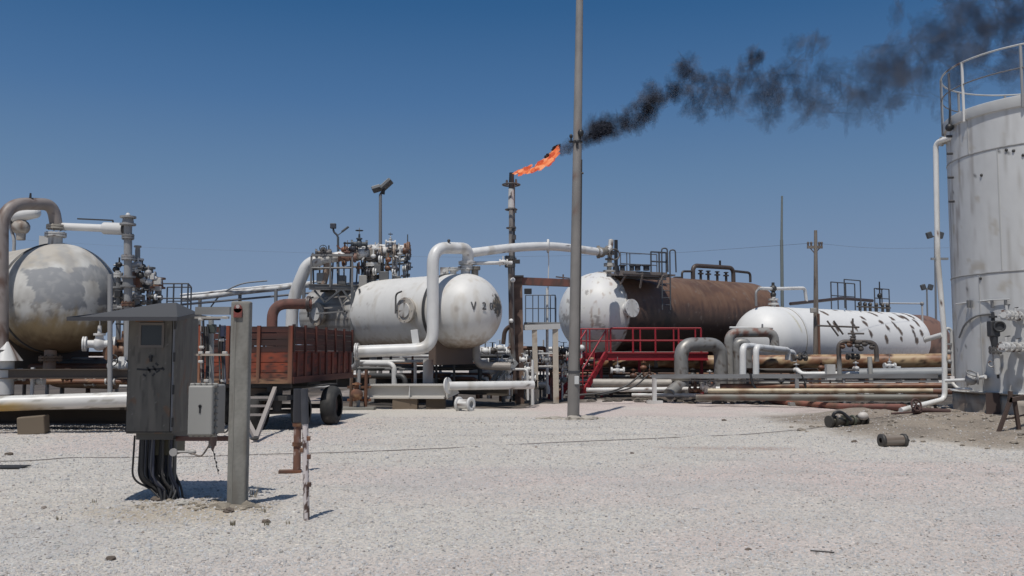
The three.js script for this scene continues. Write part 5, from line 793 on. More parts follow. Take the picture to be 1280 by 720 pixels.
const runs = [ // low pipes lying along the front edge of the pipe way
  ['cream pipe lying low below the grey cable tray', [at(885, 488.5, 27.6), at(1166, 488.5, 25.6)], .07, (x, y, z) => mixc([.55, .47, .33], [.3, .2, .12], ss(.1, .5, fbm(x * 1.5, y, z)))],
  ['rust-brown pipe lying behind the low cream pipe', [at(900, 483, 28.3), at(1180, 482, 26.4)], .085, rusty(1.7)],
  ['greenish grey pipe lying in front of the low cream pipe', [at(870, 496.5, 27.3), at(1172, 497, 25.3)], .10, (x, y, z) => mixc([.15, .145, .125], [.11, .07, .05], ss(-.05, .3, fbm(x * 1.2, y, z)))],
  ['white pipe on low sleepers between the red stairs and the tray leg', [at(733, 487.5, 30.3), at(905, 486, 29.4)], .075, white(.25, .64)],
  ['pale grey thicker pipe just behind the white sleeper pipe', [at(742, 478.5, 31), at(858, 479, 30.2)], .14, flat(.36, .33, .29, .3)],
  ['cream drain pipe closest to the gravel by the red stairs', [at(790, 493.5, 29.8), at(878, 494, 29)], .055, white(.2, .6)],
  ['straight white pipe above the tray right of the twin loops', [at(996, 462, 29.6), at(1002, 467.5, 29.4), at(1172, 466, 28)], .075, white(.1, .68)],
  ['grey flat-topped duct above the tray toward the big tank', [at(1075, 467.5, 28.4), at(1180, 466, 27.2)], .17, flat(.27, .28, .285, .2)],
];
runs.forEach(([lab, p, r, f]) => single('ground_pipe', lab, 'pipe', tube(p, r, { step: .12, seg: 12 }), f));
single('red_pipe', 'loose dull red pipe lying on the gravel edge before the pipe way', 'pipe', tube([onGround(gp(948, 503.5)).add(V(0, .08, 0)), onGround(gp(1055, 512)).add(V(0, .09, 0)), onGround(gp(1130, 515)).add(V(0, .1, 0))], .085, { step: .1, bend: 1 }), (x, y, z) => mixc([.27, .115, .085], [.16, .09, .06], ss(-.1, .4, fbm(x * 1.8, y, z))), M.rust);
{ // instrument manifold in front of the patched white tank
  const f = flat(.10, .085, .075, .5), root = thing('instrument_manifold', 'dark rusty pipe manifold on two legs before the patched white tank', 'manifold', at(1070, 480, 28.5).setY(0));
  part(root, 'pipe', tube([V(X(1048, 28.5), .3, -28.5), at(1048, 427, 28.5), at(1095, 428, 28.5), at(1096, 452, 28.5)], .075, { bend: .25, seg: 12 }), (x, y, z) => mixc(f(x, y, z), [.3, .29, .27], ss(1.45, 1.25, y)));
  part(root, 'leg', cyl(V(X(1087, 28), .1, -28), at(1087, 446, 28), .07, .07, 10), flat(.36, .35, .32, .3)); part(root, 'leg', cyl(V(X(1122, 28), .3, -28), at(1122, 458, 28), .1, .1, 12), white(.15, .66)); 
  for (const [px, py] of [[1053, 433], [1062, 431], [1072, 432], [1081, 430], [1090, 434], [1066, 424], [1076, 436]]) part(root, 'small_valve', [ball(at(px, py, 28.3), .085, 1.2, 1, 1, 8), disc(at(px, py - 3.5, 28.3), V(0, 1, 0), .09, .03, 10), cyl(at(px, py, 28.3), at(px, py - 4, 28.3), .02, .02, 6)], px % 3 ? f : rusty(1.4));
  for (const [a, b, c, e] of [[1022, 407, 1074, 409], [1034, 401, 1048, 420], [1042, 401, 1054, 418], [1066, 398, 1066, 428], [1046, 440, 1078, 441], [1060, 417, 1080, 417]]) part(root, 'rod', cyl(at(a, b, 28.6), at(c, e, 28.6), .03, .03, 7), c === 1078 ? white(.1, .66) : f);
  part(root, 'support', box(X(1036, 29), 1.0, -29, .28, .5, .2), white(.2, .6));
}
valve('dark small valve on the tan pipeline left of the rusty manifold', at(1000, 447, 30.6), .7, .2, flat(.14, .13, .12, .4), { wheel: 'front' });
valve('dark clamp valve on the tan pipeline below the rusty manifold', at(1066, 446, 28.9), .6, .2, flat(.06, .055, .05, .4));
valve('white valve on the low pipes left of the twin white loops', at(885, 483, 28.6), .65, .1, white(.2, .66), { wheel: 'front' });
valve('brown valve low between the lagged U pipe and the twin loops', at(869, 487, 28.9), .6, .1, rusty(1.4));
valve('pale valve under the red walkway right of the stairs', at(772, 463, 31.4), .7, 0, white(.3, .62));
valve('rusty valve under the middle of the red walkway', at(812, 470, 31.2), .6, .1, rusty(1.8));
valve('white-capped valve beneath the tan pipeline near the big tank', at(1112, 457, 28.6), .55, .1, white(.2, .66));
{
  const g = gp(1060, 523), root = thing('hose_coupling', 'heavy black and pale flanged coupling lying on the gravel by the red pipe', 'coupling', g), ax = V(.93, 0, -.36).normalize(), c = g.clone().add(V(0, .10, 0));
  part(root, 'barrel', [cyl(c.clone().addScaledVector(ax, -.42), c.clone().addScaledVector(ax, .42), .08, .08, 14)], (x, y, z) => mixc([.06, .055, .045], [.3, .27, .2], ss(.05, .3, fbm(x * 5, y * 5, z * 5)))); for (const t of [-.5, -.36, .3, .44]) part(root, 'flange', [disc(c.clone().addScaledVector(ax, t), ax, .125, .05, 18)], flat(.055, .05, .042, .4));
  part(root, 'strap', [ring(c.clone().addScaledVector(ax, -.1), ax, .1, .028, 16), ring(c.clone().addScaledVector(ax, .12), ax, .1, .028, 16)], flat(.08, .085, .06)); part(root, 'cap', ball(c.clone().addScaledVector(ax, .36).add(V(0, .1, .1)), .09, 1.3, 1, 1), flat(.5, .46, .42, .2)); part(root, 'hose_loop', tube([c.clone().addScaledVector(ax, -.45), c.clone().addScaledVector(ax, -.4).add(V(0, .2, .08)), c.clone().addScaledVector(ax, -.2).add(V(0, .2, .1)), c.clone().addScaledVector(ax, .0).add(V(0, .02, .2))], .035, { bend: .12, seg: 8 }), black);
}
{
  const g = gp(1117, 558), root = thing('pipe_stub', 'short brown-grey pipe stub with dark end flanges lying on the gravel', 'pipe stub', g), ax = V(.97, 0, -.12).normalize(), c = g.clone().add(V(0, .1, 0)), pr = (a, b) => lathe([[.07, a], [.092, a], [.092, b], [.07, b], [.07, a]], c, ax, 28);
  part(root, 'barrel', pr(-.2, .2), (x, y, z) => mixc([.22, .19, .16], [.13, .10, .08], ss(-.2, .3, fbm(x * 8, y * 8, z * 8))), M.rust); for (const t of [-.21, .19]) part(root, 'flange', lathe([[.05, t - .028], [.115, t - .028], [.115, t + .028], [.05, t + .028], [.05, t - .028]], c, ax, 28), flat(.055, .05, .045, .3)); part(root, 'spindle', cyl(c.clone().addScaledVector(ax, .2), c.clone().addScaledVector(ax, .29), .02, .02, 8), black);
}
{
  const g = gp(1146, 527), root = thing('buried_valve', 'dark red-brown handwheel valve half buried in the soil by the white drain pipe', 'handwheel', g), f = flat(.085, .05, .045, .4), c = g.clone().add(V(0, .2, 0));
  part(root, 'rim', ring(c, V(.35, .25, 1), .13, .02, 24), f, M.rust); for (const a of [0, 1.05, 2.1]) { const u = V(Math.cos(a), Math.sin(a), -.35 * Math.cos(a) - .25 * Math.sin(a)).normalize().multiplyScalar(.125); part(root, 'spoke', cyl(c.clone().sub(u), c.clone().add(u), .014, .014, 6), f, M.rust); }
  part(root, 'body', [ball(g.clone().add(V(.06, .08, -.1)), .11), tube([g.clone().add(V(.05, .09, -.08)), g.clone().add(V(.4, .08, -.1)), g.clone().add(V(.75, .06, -.05))], .05, { seg: 8 }), cyl(g.clone().add(V(-.55, .02, .02)), g.clone().add(V(.1, .06, 0)), .025, .025, 6)], f, M.rust);
}
// sleepers, weeds of scrap along the edge of the pipe way
{ const list = []; for (let i = 0; i < 130; i++) { const px = 735 + 420 * rnd(), d = 29.6 - (px - 735) / 420 * 3.2 + 1.6 * rnd(); list.push(rock(V(X(px, d), groundY(X(px, d), -d) + .02, -d), .05 + .11 * rnd() * rnd(), 1.4, .6, 1, i)); } const m = single('rubble', 'dark oily stones and crumbs heaped along the front of the pipe way', 'rubble', list, (x, y, z) => { const k = .09 + .07 * fbm(x * 3, y * 3, z * 3); return [k * 1.15, k, k * .85]; }, M.rust); m.userData.kind = 'stuff'; }

{
  const root = thing('valve_skid', 'tangle of pale and dark small pipework behind the cream posts', 'valve skid', V(1, 0, -31.5)), f = [white(.2, .66), flat(.06, .06, .06), white(.3, .6), grey(.2), rusty(1.4)];
  for (let i = 0; i < 16; i++) { const y = .3 + 1.55 * rnd(), x0 = -.2 + .6 * rnd(), x1 = x0 + .7 + 1.3 * rnd(), z = -30.4 - 2 * rnd(); part(root, 'pipe', tube([V(x0, y - .3 * rnd(), z), V(x0, y, z), V(x1, y, z), V(x1, y - .4 * rnd(), z)], .035 + .045 * rnd(), { seg: 9 }), f[i % 5]); }
  for (let i = 0; i < 16; i++) { const x = -.1 + 2.3 * rnd(), z = -30.6 - 1.6 * rnd(); part(root, 'standpipe', cyl(V(x, 0, z), V(x, .7 + 1.5 * rnd(), z), .03 + .035 * rnd(), .03, 9), f[(i * 2) % 5]); }
  for (let i = 0; i < 26; i++) { const x = -.1 + 2.3 * rnd(), y = .3 + 1.5 * rnd(), z = -30.2 - 1.4 * rnd(), r = .07 + .06 * rnd(); part(root, 'small_valve', [ball(V(x, y, z), r, 1.2, 1, 1, 8), disc(V(x - r * 1.3, y, z), V(1, 0, 0), r * 1.25, .03, 10), disc(V(x + r * 1.3, y, z), V(1, 0, 0), r * 1.25, .03, 10), cyl(V(x, y, z), V(x, y + r * 2.6, z), .02, .02, 6), disc(V(x, y + r * 2.6, z), V(0, 1, 0), r, .015, 10)], f[(i * 3 + 1) % 5]); }
}
// ------------------------------------------------------------------ more pipework between and behind the vessels
{
  const root = thing('pipe_rack', 'low rack of white and rusty pipes far behind the vessel marked V 20', 'pipe rack', V(-2, 0, -40)), f = [white(.25, .62), rusty(1.6), flat(.1, .1, .1), white(.3, .6), grey(.25)];
  for (let i = 0; i < 11; i++) part(root, 'pipe', tube([V(-17 + rnd(), .25 + i * .155, -37 - (i * 5) % 7), V(4.2 + 2 * rnd(), .25 + i * .155, -36 - (i * 5) % 7)], .05 + .05 * rnd(), { seg: 9, step: .5 }), f[i % 5]);
  for (let i = 0; i < 12; i++) part(root, 'post', bar(V(-15 + i * 1.7, 0, -38.5), V(-15 + i * 1.7, 1.9, -38.5), .12), i % 3 ? grey(.16) : white(.2, .5));
  for (let i = 0; i < 26; i++) { const x = -1.5 + 5 * rnd(), y = .35 + 1.5 * rnd(), z = -34 - 3 * rnd(); part(root, 'valve_body', [ball(V(x, y, z), .14, 1.2, 1, 1, 8), disc(V(x - .18, y, z), V(1, 0, 0), .17, .05, 10), disc(V(x + .18, y, z), V(1, 0, 0), .17, .05, 10), cyl(V(x, y, z), V(x, y + .32, z), .04, .03, 6), disc(V(x, y + .33, z), V(0, 1, 0), .13, .02, 10)], i % 4 ? white(.2, .68) : flat(.08, .07, .06)); }
}
{
  const root = thing('pipe_rack', 'dark low rack of pipes in the shade behind the red walkway', 'pipe rack', V(9, 0, -43)), f = [rusty(1.3), flat(.07, .06, .055), white(.3, .5), grey(.16)];
  for (let i = 0; i < 9; i++) part(root, 'pipe', tube([V(1.5, .2 + i * .16, -33.6 - (i * 3) % 5 * .5), V(17, .2 + i * .15, -32.6 - (i * 3) % 5 * .5)], .05 + .05 * rnd(), { seg: 9, step: .5 }), f[i % 4]);
  for (let i = 0; i < 9; i++) part(root, 'post', bar(V(2 + i * 1.7, 0, -33.4), V(2 + i * 1.7, 1.4, -33.4), .14), i % 2 ? rusty(1.2) : grey(.2));
  for (let i = 0; i < 22; i++) { const x = 2 + 12 * rnd(), y = .2 + .9 * rnd(), z = -32.9 + .9 * rnd() + x * .08; part(root, 'fitting', [ball(V(x, y, z), .1, 1.3, 1, 1, 8), cyl(V(x, y - .3, z), V(x, y + .25, z), .035, .03, 7), disc(V(x, y + .2, z), V(0, 1, 0), .1, .03, 10)], [white(.3, .6), rusty(1.5), flat(.06, .055, .05)][i % 3]); }
}

// ------------------------------------------------------------------ the upright tank at the right edge, its pipes and the trestle
function hitTank(px, py, off = 0) { const r = ray(px, py), R = TANK.r + off, a = r.x * r.x + r.z * r.z, b = -TANK.x * r.x - TANK.z * r.z, c = TANK.x * TANK.x + TANK.z * TANK.z - R * R, t = (-b - Math.sqrt(Math.max(0, b * b - a * c))) / a; return V(r.x * t, EYE + r.y * t, r.z * t); }
{
  const R = TANK.r, c = V(TANK.x, 0, TANK.z), y0 = .78, y1 = 7.0, root = thing('storage_tank', 'tall upright pale grey storage tank with top railing at the right edge', 'storage tank', c);
  const pale = (x, y, z) => {
    const an = Math.atan2(z - c.z, x - c.x), u = an * R, a = fbm(u * .8, y * .5, 3, 4), b = fbm(u * 5, y * 3, 7, 3), st = fbm(u * 4, y * .25, 11); let k = .57 * (1 + .10 * a + .05 * b); let q = [k, k, k * .985];
    q = mixc(q, [.33, .31, .28], .55 * ss(.05, .5, st + .4 * a)); const ed = ss(.55, .2, Math.abs(((an + 8.2) % 6.2832) - 5.2)); q = mixc(q, [.20, .15, .125], .6 * ss(.12, .4, st * .9 + .5 * fbm(u * 1.5, y * .8, 19)) * ed);
    const dr = ss(.32, .5, fbm(u * 11, y * .22, 41, 2)) * ss(-.2, .3, fbm(u * 2, y * .5, 51)); q = mixc(q, [.32, .295, .26], .5 * dr); q = mixc(q, [.38, .33, .26], .6 * ss(.3, .55, fbm(u * 1.1 + 6, y * 1.1, 23) + .2 * b) ); if (fbm(u * 9 + 2, y * 9, 31, 2) > .6) q = mixc(q, [.05, .05, .05], .8);
    return q;
  };
  const prof = []; for (let y = y0; y <= y1 + .001; y += .07) { let r = R; prof.push([r, y]); }
  part(root, 'wall', lathe(prof, c, V(0, 1, 0), 200), pale);
  for (const y of [3.33, 5.98]) part(root, 'weld_ring', lathe([[R, y - .03], [R + .012, y - .022], [R + .012, y + .0], [R, y + .008]], c, V(0, 1, 0), 160), flat(.29, .285, .275, .4));
  for (const [a, b, px] of [[.8, 3.3, 1222], [3.36, 5.95, 1251], [6.0, 6.76, 1215], [.8, 3.3, 1290]]) { const w = hitTank(px, 300, .0); part(root, 'vertical_weld', box(w.x, (a + b) / 2, w.z, .022, b - a, .022, Math.atan2(w.x - c.x, w.z - c.z)), flat(.44, .44, .43, .3)); }
  part(root, 'top_curb', lathe([[R, y1 - .24], [R + .05, y1 - .24], [R + .05, y1 - .02], [R + .02, y1], [R - .1, y1]], c, V(0, 1, 0), 160), flat(.5, .5, .49, .12));
  part(root, 'roof', lathe([[R - .05, y1 - .02], [.02, y1 + .25]], c, V(0, 1, 0), 90), flat(.4, .4, .39, .2));
  part(root, 'bottom_flange', lathe([[R, y0 - .03], [R + .1, y0 - .03], [R + .1, y0], [R, y0 + .004]], c, V(0, 1, 0), 160), flat(.5, .49, .47, .2));
  part(root, 'plinth', lathe([[R + .07, -.2], [R + .075, .3], [R + .06, .31], [R + .065, .52], [R + .05, .53], [R + .06, y0 - .035], [.2, y0 - .035]], c, V(0, 1, 0), 160), (x, y, z) => { const u = Math.atan2(z - c.z, x - c.x) * R, a = fbm(u * 1.3, y * 2, 2), b = fbm(u * 2, y * 14, 5); return mixc(mixc([.40, .355, .30], [.22, .19, .165], ss(-.1, .3, b)), [.30, .21, .15], .7 * ss(.05, .4, a)); }, M.concrete);
  const P = (a, h, o = .06) => V(c.x + (R + o) * Math.cos(a), h, c.z + (R + o) * Math.sin(a));
  const arc = (h, r, f, o) => { const p = []; for (let i = 0; i <= 64; i++) p.push(P(i / 64 * 6.2832 - 2, h, o)); return part(root, 'rail', tube(p, r, { seg: 7, bend: .01, step: 1 }), f); };
  arc(8.06, .02, white(.3, .5)); arc(7.56, .014, flat(.16, .15, .15, .3));
  const a0 = Math.atan2(hitTank(1205, 150, .06).z - c.z, hitTank(1205, 150, .06).x - c.x); for (let i = 0; i < 10; i++) { const a = a0 + i * .628; part(root, 'post', bar(P(a, 6.72), P(a, 8.06), .05, .03), i ? flat(.3, .3, .3, .4) : white(.1, .62)); }
  const pl = P(a0 + .30, 6.8); part(root, 'post', bar(P(a0 + .25, 6.7), P(a0 + .25, 7.98), .04), flat(.13, .13, .14)); part(root, 'vent_cap', [ball(P(a0 + .24, 6.72, .1), .09), cyl(P(a0 + .24, 6.78, .1), P(a0 + .25, 7.3, .05), .02, .02, 6)], black);
  for (const y of [6.55, 6.15, 5.6, 5.05]) part(root, 'side_stub', cyl(P(a0 + .30, y, -.05), P(a0 + .30, y, .12), .03, .03, 7), flat(.06, .06, .065));
  for (const [px, py] of [[1227, 219], [1258, 187.5], [1267, 188.5], [1279, 194], [1226, 348]]) part(root, 'wall_boss', ball(hitTank(px, py), .035, 1, 1, 1, 8), dark);
  const hp = [hitTank(1242, 392, .03), hitTank(1220, 394, .04), hitTank(1206, 404, .05), hitTank(1199, 422, .05)]; part(root, 'hose', tube(hp, .022, { bend: .3, seg: 7 }), flat(.2, .2, .2));
  part(root, 'conduit', tube([hitTank(1195, 380, .06), hitTank(1240, 375, .06), hitTank(1262, 374, .06)], .016, { seg: 6 }), flat(.5, .5, .49)); for (const px of [1210, 1214, 1240, 1257]) part(root, 'conduit_clip', box(hitTank(px, 379, .05).x, hitTank(px, 380, .05).y, hitTank(px, 380, .05).z, .04, .16, .05), flat(.16, .16, .16));
  const rb = hitTank(1241, 503, .14); part(root, 'drip_bracket', box(rb.x, .5, rb.z, .26, .56, .1, -.5), flat(.07, .048, .042, .4), M.rust);
}
{ // level controller on the tank wall
  const B = hitTank(1243, 445, .30), Bt = (dx, y, o = .3) => { const q = hitTank(1243 + dx, 442, o); return V(q.x, at(1243, y, -q.z).y, q.z); }, f = flat(.045, .046, .05, .4), root = thing('level_controller', 'black upright level controller hanging on the pale tank wall', 'controller', V(B.x, .8, B.z));
  part(root, 'housing', new RoundedBoxGeometry(.2, Bt(0, 401).y - Bt(0, 421).y, .18, 4, .03).translate(Bt(0, 411).x, Bt(0, 411).y, Bt(0, 411).z), f); part(root, 'neck', [cyl(Bt(0, 421), Bt(1, 436), .085, .05, 12), cyl(Bt(0, 401), Bt(0, 390), .04, .03, 10), disc(Bt(0, 396), V(0, 1, 0), .08, .04)], f);
  part(root, 'dial', [disc(Bt(7.5, 408), V(-.4, 0, 1), .115, .05, 20), ring(Bt(8, 408, .34), V(-.4, 0, 1), .1, .02, 20)], f); part(root, 'flange', flangePair(Bt(1.5, 437.5), V(0, 1, 0), .13, .05), flat(.11, .105, .1, .3));
  part(root, 'lower_body', [cyl(Bt(2, 440), Bt(3, 468), .075, .06, 12), ball(Bt(3, 466), .05)], white(.3, .48)); part(root, 'bracket_arm', [cyl(Bt(2, 443), Bt(2, 443, -.02), .05, .05, 10), cyl(Bt(0, 413), Bt(0, 413, -.02), .04, .04, 8), cyl(Bt(3, 460), Bt(3, 460, -.02), .05, .05, 8)], f); part(root, 'ring_handle', ring(Bt(-4, 455, .36), V(-.5, 0, 1), .06, .014, 16), white(.3, .5)); part(root, 'drain_plug', cyl(Bt(3.5, 467), Bt(3.5, 473), .03, .02, 8), black);
}
for (const [y, a, L0, lab] of [[395.5, 1277, .98, 'upper white flanged valve pipe sticking out of the pale tank wall'], [434, 1281, 1.3, 'lower white flanged valve pipe sticking out of the pale tank wall']]) {
  const p1 = hitTank(a, y, 0), p0 = p1.clone().add(V(p1.x - TANK.x, 0, p1.z - TANK.z).normalize().multiplyScalar(L0)), root = thing('tank_outlet', lab, 'valve pipe', V(p0.x, .8, p0.z)), ax = p1.clone().sub(p0).normalize(), L = p0.distanceTo(p1), Q = (t) => p0.clone().lerp(p1, t);
  part(root, 'pipe', cyl(p0, p1, .06, .06, 14), white(.3, .6)); for (const t of [.06, .3, .52, .78]) part(root, 'flange', flangePair(Q(t), ax, .105, .025), white(.35, .55));
  part(root, 'valve_body', [ball(Q(.18), .095), cyl(Q(.18), Q(.18).add(V(0, .2, 0)), .03, .03, 8), ball(Q(.65), .085), cyl(Q(.65), Q(.65).add(V(0, .16, 0)), .03, .03, 8)], white(.35, .52)); part(root, 'lever', [bar(Q(.18).add(V(0, .2, 0)), Q(.36).add(V(0, .22, 0)), .03, .02), bar(Q(.65).add(V(0, .16, 0)), Q(.8).add(V(0, .18, 0)), .03, .02)], dark);
  part(root, 'wall_pad', disc(Q(.985), ax, .16, .04, 20), white(.3, .5));
}
{
  const Pt = (px, py) => hitTank(Math.max(px, 1194), py, .22).add(V(px < 1194 ? (px - 1194) * .019 : 0, 0, 0)), root = thing('bottom_valve', 'white pipe with round grey valve low on the pale tank above its plinth', 'valve pipe', V(Pt(1215, 474).x, .6, Pt(1215, 474).z));
  part(root, 'pipe', tube([Pt(1183, 476), Pt(1208, 475), Pt(1232, 471)], .04, { seg: 10 }), white(.1, .68)); part(root, 'valve_body', [ball(Pt(1214, 474), .13), disc(Pt(1209, 474.5), V(1, 0, .4), .14, .03), disc(Pt(1222, 473), V(1, 0, .4), .13, .03)], grey(.3)); part(root, 'handwheel', ring(Pt(1214, 468).add(V(0, .02, .05)), V(.2, 1, .5), .13, .015, 18), grey(.2)); part(root, 'elbow', tube([Pt(1190, 478), Pt(1197, 486), Pt(1214, 486.5)], .035, { seg: 8 }), white(.1, .66)); part(root, 'wall_stub', tube([Pt(1231, 471), hitTank(1233, 472, -.03)], .045, { seg: 8 }), white(.2, .6));
}
{
  const d = 20.4, root = thing('drain_pipe', 'slim white drain pipe running down beside the pale tank to the soil', 'pipe', at(1180, 500, d).setY(.2)), e = hitTank(1192, 174, -.05);
  part(root, 'pipe', tube([V(e.x, at(1180, 177, d).y, e.z), at(1169.5, 178, d), at(1172, 322, d), at(1180.5, 420, d), at(1181, 499, d), at(1126, 513, d - .6)], (t) => .06, { bend: .16, step: .1, seg: 16 }), white(.08, .7), M.gloss);
  part(root, 'union', [disc(at(1177, 177, d), V(1, 0, 0), .11, .05), ball(at(1182, 176, d), .085), disc(at(1187, 176.5, d), V(1, 0, 0), .1, .05)], flat(.45, .43, .39, .3)); part(root, 'bracket', [bar(at(1164, 323.5, d), V(hitTank(1194, 323, -.02).x, at(1164, 323.5, d).y, -d), .07, .05)], flat(.24, .25, .26)); part(root, 'foot', [bar(at(1167, 502, d - .1), at(1173, 521, d - .1), .05), bar(at(1160, 520, d - .1), at(1180, 521, d - .1), .05)], dark);
  part(root, 'side_branch', tube([at(1181, 415, d), at(1184, 410, d), at(1189, 412, d), at(1191, 470, d)], .035, { bend: .06, seg: 8 }), white(.3, .5)); part(root, 'side_branch', tube([at(1157, 424.5, d + .4), at(1178, 418.5, d)], .06, { seg: 10 }), white(.2, .62)); part(root, 'small_valve', [ball(at(1186, 440, d), .06), ball(at(1187, 452, d), .05), disc(at(1186, 430, d), V(0, 1, 0), .07, .04)], grey(.25));
}
{
  const d = 16.5, f = flat(.075, .05, .04, .4), root = thing('trestle', 'rusty brown steel trestle standing on the soil at the right edge', 'trestle', at(1266, 543, d).setY(groundY(X(1266, d), -d))), g = root.position.y, A = (px, py, dd = 0) => { const q = at(px, py, d + dd); return q; };
  part(root, 'top_beam', bar(A(1261, 500.5), A(1330, 486, .6), .06, .08), f, M.rust); part(root, 'leg', bar(A(1264, 497), A(1248, 541), .06), f, M.rust); part(root, 'leg', bar(A(1268, 500, .1), A(1275, 545, .1), .06), f, M.rust); part(root, 'upstand', bar(A(1262, 503), A(1263, 489), .06), f, M.rust); part(root, 'foot_bar', bar(A(1244, 541.5), A(1276, 544), .06, .04), f, M.rust);
  part(root, 'brace', bar(A(1258, 524), A(1300, 514, .6), .025), f, M.rust); part(root, 'leg', bar(A(1328, 487, .6), A(1342, 536, .6), .06), f, M.rust); part(root, 'leg', bar(A(1324, 487, .6), A(1310, 538, .6), .06), f, M.rust);
}

// ------------------------------------------------------------------ poles and wires behind the plant
{
  const d = 33, b = V(X(1018, d), 0, -d), w = (x, y, z) => mixc([.22, .19, .16], [.12, .095, .08], ss(-.2, .4, fbm(x * 6, y * .8, z * 6))), root = thing('utility_pole', 'weathered wooden power pole with short crossarm before the patched white tank', 'utility pole', b);
  part(root, 'pole', cyl(b, at(1019.5, 288, d), .125, .06, 12, 40), w); part(root, 'crossarm', bar(at(1009, 309, d), at(1028, 309, d), .08, .1), w); for (const px of [1010, 1014, 1024, 1027]) part(root, 'insulator', [cyl(at(px, 307.5, d), at(px, 303.5, d), .035, .045, 8), ball(at(px, 303.5, d), .045)], flat(.12, .1, .09)); for (const s of [-1, 1]) part(root, 'arm_brace', bar(at(1018.7 + s * 6, 310, d), at(1018.7, 317, d), .03), flat(.13, .12, .12));
  part(root, 'conduit', cyl(V(X(1023, d - .2), 0, -d + .2), at(1023, 392, d - .2), .05, .05, 8), rusty(1.8)); part(root, 'meter_box', rbox(X(1017, d - .25), at(1017, 388, d - .25).y, -d + .25, .22, .18, .12, .02, 2), flat(.36, .34, .31, .3));
}
single('whip_mast', 'tall thin greenish grey mast rising behind the patched white tank', 'mast', [cyl(V(X(977, 42), 0, -42), at(977, 300, 42), .085, .075, 10), cyl(at(977, 300, 42), at(977.5, 245, 42), .06, .045, 10)], flat(.17, .19, .18, .2));
const lampPair = (lab, px, d, yTop, s, name = 'floodlight_post') => { const root = thing(name, lab, 'lamp post', V(X(px, d), 0, -d)); part(root, 'pole', cyl(V(X(px, d), 0, -d), at(px, yTop, d), .07, .05, 8), flat(.16, .17, .18)); for (const k of [-1, 1]) { const p = at(px + k * s, yTop - 2, d); part(root, 'lamp_head', move(new RoundedBoxGeometry(.3, .36, .2, 2, .05).rotateZ(-k * .3), p), flat(.06, .065, .07)); part(root, 'bracket', cyl(at(px, yTop, d), p, .035, .035, 6), flat(.1, .1, .11)); } };
lampPair('thin lamp post with two round dark lamps left of the white drain pipe', 1158.5, 55, 361, 4.5); lampPair('taller twin lamp post mostly hidden behind the white drain pipe', 1168.5, 48, 296, 7);
{
  const root = thing('thin_pipe_line', 'thin pale pipe carried on a slender post behind the patched white tank', 'pipe', V(X(1152, 44), 0, -44)); part(root, 'pipe', cyl(at(1100, 379, 46), at(1152, 379.5, 44), .04, .04, 8), flat(.5, .5, .5)); part(root, 'post', cyl(V(X(1152.5, 44), 0, -44), at(1152.5, 378, 44), .05, .05, 8), flat(.42, .42, .41)); part(root, 'head', ball(at(1152.5, 379.5, 44), .1), flat(.25, .25, .25));
}
single('power_line', 'faint overhead wire from the wooden power pole toward the big tank', 'wire', tube([at(1010, 303, 33), at(1090, 311, 37), at(1240, 309, 44), at(1500, 290, 60)], .0045, { seg: 5, step: 2, bend: 3 }), flat(.12, .12, .13)); single('power_line', 'faint overhead wire crossing the sky left of the wooden power pole', 'wire', tube([at(1027, 303, 33), at(820, 318, 50), at(560, 322, 70), at(170, 309, 90), at(-200, 285, 105)], .006, { seg: 5, step: 3, bend: 6 }), flat(.12, .12, .13));

// ------------------------------------------------------------------ flare stack, flame and smoke
{
  const d = 62, f = flat(.085, .08, .08, .4), b = V(X(639, d), 0, -d), root = thing('flare_stack', 'slim dark flare stack with burning tip behind the white piping', 'flare stack', b);
  part(root, 'lower_stack', cyl(b, at(639, 262, d), .2, .17, 14, 20), (x, y, z) => mixc([.3, .28, .26], [.11, .09, .08], ss(-.2, .3, fbm(x * 2, y * .7, z * 2)))); part(root, 'pale_section', cyl(at(639, 260, d), at(639, 236, d), .24, .19, 14, 8), white(.25, .58)); part(root, 'tip', cyl(at(639.2, 236, d), at(639.5, 216, d), .2, .17, 14), black);
  for (const [y, w] of [[231, .62], [262, .4], [285, .32], [325, .35]]) part(root, 'platform_ring', [ring(at(639, y, d), V(0, 1, 0), w, .05, 18), cyl(at(639, y, d).add(V(-w, 0, 0)), at(639, y, d).add(V(w, 0, 0)), .05, .05, 6)], f);
  for (const [px, y] of [[633.5, 228], [645, 227], [644, 263], [643, 296]]) part(root, 'pilot_fitting', [cyl(at(px, y + 3, d), at(px, y - 3, d), .1, .07, 8)], f); part(root, 'pilot_line', cyl(V(X(642.5, d), 0, -d), at(643, 228, d), .05, .05, 8), f);
  for (const [px, y] of [[642, 286], [642.5, 297], [643, 325]]) part(root, 'junction', box(at(px, y, d).x, at(px, y, d).y, -d + .1, .3, .3, .25), f);
}
